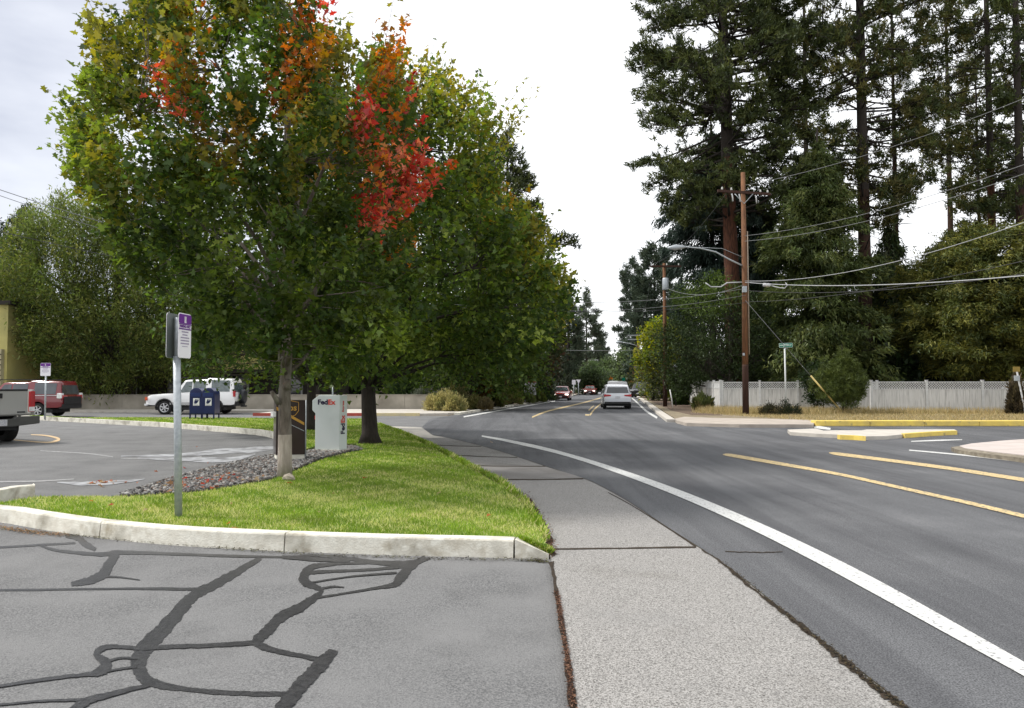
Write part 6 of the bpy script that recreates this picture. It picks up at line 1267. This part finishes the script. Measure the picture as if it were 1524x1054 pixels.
# golden olive tree
GOLD = [(.11, .115, .022), (.145, .14, .026), (.08, .095, .02), (.055, .072, .02)]
conifer('golden_cedar', 'olive gold cedar with drooping boughs above the right part of the fence', 1440, 46.5, [(1450, 350), (1410, 375), (1385, 400), (1365, 430), (1375, 460), (1350, 490), (1370, 520), (1400, 545), (1440, 560), (1520, 565), (1600, 560), (1620, 450), (1580, 380), (1510, 350)], .28, 10.5, GOLD, nbr=190, style='spruce', tuftn=18, nl=.28, dens=1.4, hang=.15, droop=.22, bark=bark_pined)
conifer('golden_cedar', 'second olive gold cedar reaching in from the right edge', 1545, 45, [(1545, 360), (1500, 410), (1490, 470), (1480, 540), (1490, 570), (1640, 570), (1620, 450), (1590, 390)], .25, 10, GOLD[:3], nbr=110, style='spruce', tuftn=18, nl=.28, dens=1.3, hang=.15, droop=.22, bark=bark_pined)
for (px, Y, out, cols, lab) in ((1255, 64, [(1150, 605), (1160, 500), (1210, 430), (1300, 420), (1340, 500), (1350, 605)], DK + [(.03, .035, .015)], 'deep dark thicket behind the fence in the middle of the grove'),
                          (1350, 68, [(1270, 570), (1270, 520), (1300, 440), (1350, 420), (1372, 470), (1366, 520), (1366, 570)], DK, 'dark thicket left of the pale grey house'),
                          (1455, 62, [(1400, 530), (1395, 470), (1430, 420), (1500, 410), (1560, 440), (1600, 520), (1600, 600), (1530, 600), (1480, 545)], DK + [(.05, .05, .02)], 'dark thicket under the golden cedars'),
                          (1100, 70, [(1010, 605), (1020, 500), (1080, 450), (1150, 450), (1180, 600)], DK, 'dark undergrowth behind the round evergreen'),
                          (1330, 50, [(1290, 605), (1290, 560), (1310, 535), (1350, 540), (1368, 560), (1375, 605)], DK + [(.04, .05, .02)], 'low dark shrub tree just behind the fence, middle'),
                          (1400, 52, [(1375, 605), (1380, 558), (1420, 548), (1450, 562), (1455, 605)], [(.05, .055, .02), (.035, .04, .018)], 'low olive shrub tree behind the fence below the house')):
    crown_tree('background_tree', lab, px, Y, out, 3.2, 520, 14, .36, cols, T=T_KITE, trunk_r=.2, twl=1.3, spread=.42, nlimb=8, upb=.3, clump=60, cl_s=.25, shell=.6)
# ivy mass at the fence end right of the cedar foot
crown_tree('ivy_shrub', 'dark ivy mass hanging over the fence left of the small pine', 1225, 43.0, [(1200, 545), (1190, 560), (1200, 590), (1212, 605), (1225, 600), (1240, 560), (1230, 540)], .6, 220, 12, .16, [(.02, .035, .012), (.028, .045, .015)], T=T_KITE, trunk_r=.04, twl=.35, spread=.12, nlimb=4, cat='shrub')
# small soft pine before the fence
conifer('young_pine', 'small soft green pine standing before the fence', 1254, 39.2, [(1254, 530), (1242, 542), (1230, 555), (1214, 572), (1216, 584), (1226, 594), (1250, 599), (1274, 594), (1279, 575), (1271, 553), (1263, 540)], .06, 3.6, [(.07, .092, .02), (.09, .115, .025), (.055, .075, .018)], nbr=75, style='pine', tuftn=26, nl=.20, dens=5.0, bark=bark_dark, T=T_NEED)
bush('shrub', 'small dark bush left of the street sign post', 1146, 612, 37.6, 30, 18, [(.035, .035, .018), (.05, .045, .02)], n=2200, ls=.10, zb=.08); bush('shrub', 'darker bush right of the street sign post', 1175, 612, 37.7, 36, 22, [(.02, .03, .014), (.03, .035, .016)], n=2600, ls=.10, zb=.08)
bush('shrub', 'brown dead shrub at the fence by the right edge', 1514, 616, 38.4, 26, 56, [(.12, .09, .05), (.08, .065, .035), (.05, .04, .025)], n=3000, ls=.22, zb=.08, up=1.6)
bush('shrub', 'spiky green plant at the near end of the fence', 1046, 607, 44.5, 24, 18, [(.10, .12, .04), (.16, .14, .06), (.05, .06, .02)], n=2200, ls=.35, up=2.0, zb=.1)
bush('hedge', 'dark green hedge clump right of the transformer pole', 1013, 605, 56, 22, 56, [(.03, .05, .015), (.04, .065, .02)], n=3000, ls=.25, zb=.1, T=T_KITE)
# shrubs on the left verge
RAB = [(.34, .30, .13), (.42, .37, .17), (.26, .24, .10), (.20, .20, .08)]; SAGE = [(.16, .18, .14), (.11, .13, .09), (.20, .22, .17)]
bush('rabbitbrush', 'round straw-yellow shrub at the kerb, left of the pair', 655, 612, 43, 46, 28, RAB, n=6500, ls=.16, zb=.12); bush('rabbitbrush', 'round straw-yellow shrub at the kerb, right of the pair', 676, 612, 42.4, 34, 26, RAB, n=5500, ls=.16, zb=.12)
bush('rabbitbrush', 'taller pale yellow shrub behind the round pair', 680, 606, 47, 34, 36, RAB[:1] + [(.30, .28, .14), (.22, .22, .10)], n=5000, ls=.18, zb=.12)
bush('rabbitbrush', 'olive shrub right of the pale yellow ones', 708, 606, 46, 32, 22, [(.16, .15, .05), (.22, .19, .07), (.11, .12, .04)], n=4000, ls=.16, zb=.12)
bush('sagebrush', 'grey-green sagebrush behind the yellow shrubs at left', 628, 606, 48, 40, 34, SAGE, n=4500, ls=.16, zb=.12); bush('sagebrush', 'dusky sagebrush right of the other, above the yellow pair', 655, 600, 50, 30, 30, SAGE[:2] + [(.08, .09, .06)], n=3000, ls=.16, zb=.12)
bush('barberry', 'reddish brown shrub behind the planting', 716, 602, 50, 34, 66, [(.16, .06, .02), (.10, .06, .02), (.20, .10, .03), (.06, .07, .02)], n=5000, ls=.16, zb=.12, T=T_KITE, up=.8)
for k, (px, py, Y, w_, h_, cols, lab) in enumerate(((735, 604, 50, 34, 22, [(.10, .11, .03), (.15, .14, .05)], 'low olive plant just right of the reddish shrub'), (760, 600, 56, 32, 26, [(.14, .15, .05), (.20, .18, .07)], 'grassy tuft in the planting before the notice board'), (782, 597, 62, 30, 16, [(.16, .16, .06), (.10, .12, .04)], 'weedy tuft below the notice board'),
        (800, 596, 66, 26, 22, [(.12, .15, .04), (.18, .18, .07)], 'yellow-green weeds right of the notice board'), (818, 592, 74, 22, 24, [(.05, .07, .03), (.10, .10, .06)], 'dark weeds near the red oncoming car'), (722, 608, 45, 22, 14, [(.12, .10, .05), (.18, .14, .06)], 'small brown tuft at the kerb'))):
    bush('verge_plant', lab, px, py, Y, w_, h_, cols, n=2400, ls=.22, zb=.1, up=1.3)
bush('hedge', 'dark hedge behind the planting right of the low wall', 610, 604, 52, 60, 40, DK + [(.04, .055, .02)], n=7000, ls=.22, zb=.1, T=T_KITE); bush('hedge', 'dark hedge behind the notice board', 770, 598, 70, 90, 60, DK + [(.05, .05, .02)], n=8000, ls=.3, zb=.1, T=T_KITE)
blades('verge_weeds', [tuple(gd(x, y, .1)[:2]) for x, y in ((700, 607), (760, 602), (820, 592.5), (850, 588), (840, 586), (790, 590), (720, 600))], 9000, .35, .04, None, .1, colfn=lambda x, y, n: pick_col(n, [(.14, .15, .05), (.22, .2, .09), (.09, .12, .04)], .3), lean=.4, kind='stuff', label='weeds and low ground cover along the left kerb', cat='weeds')
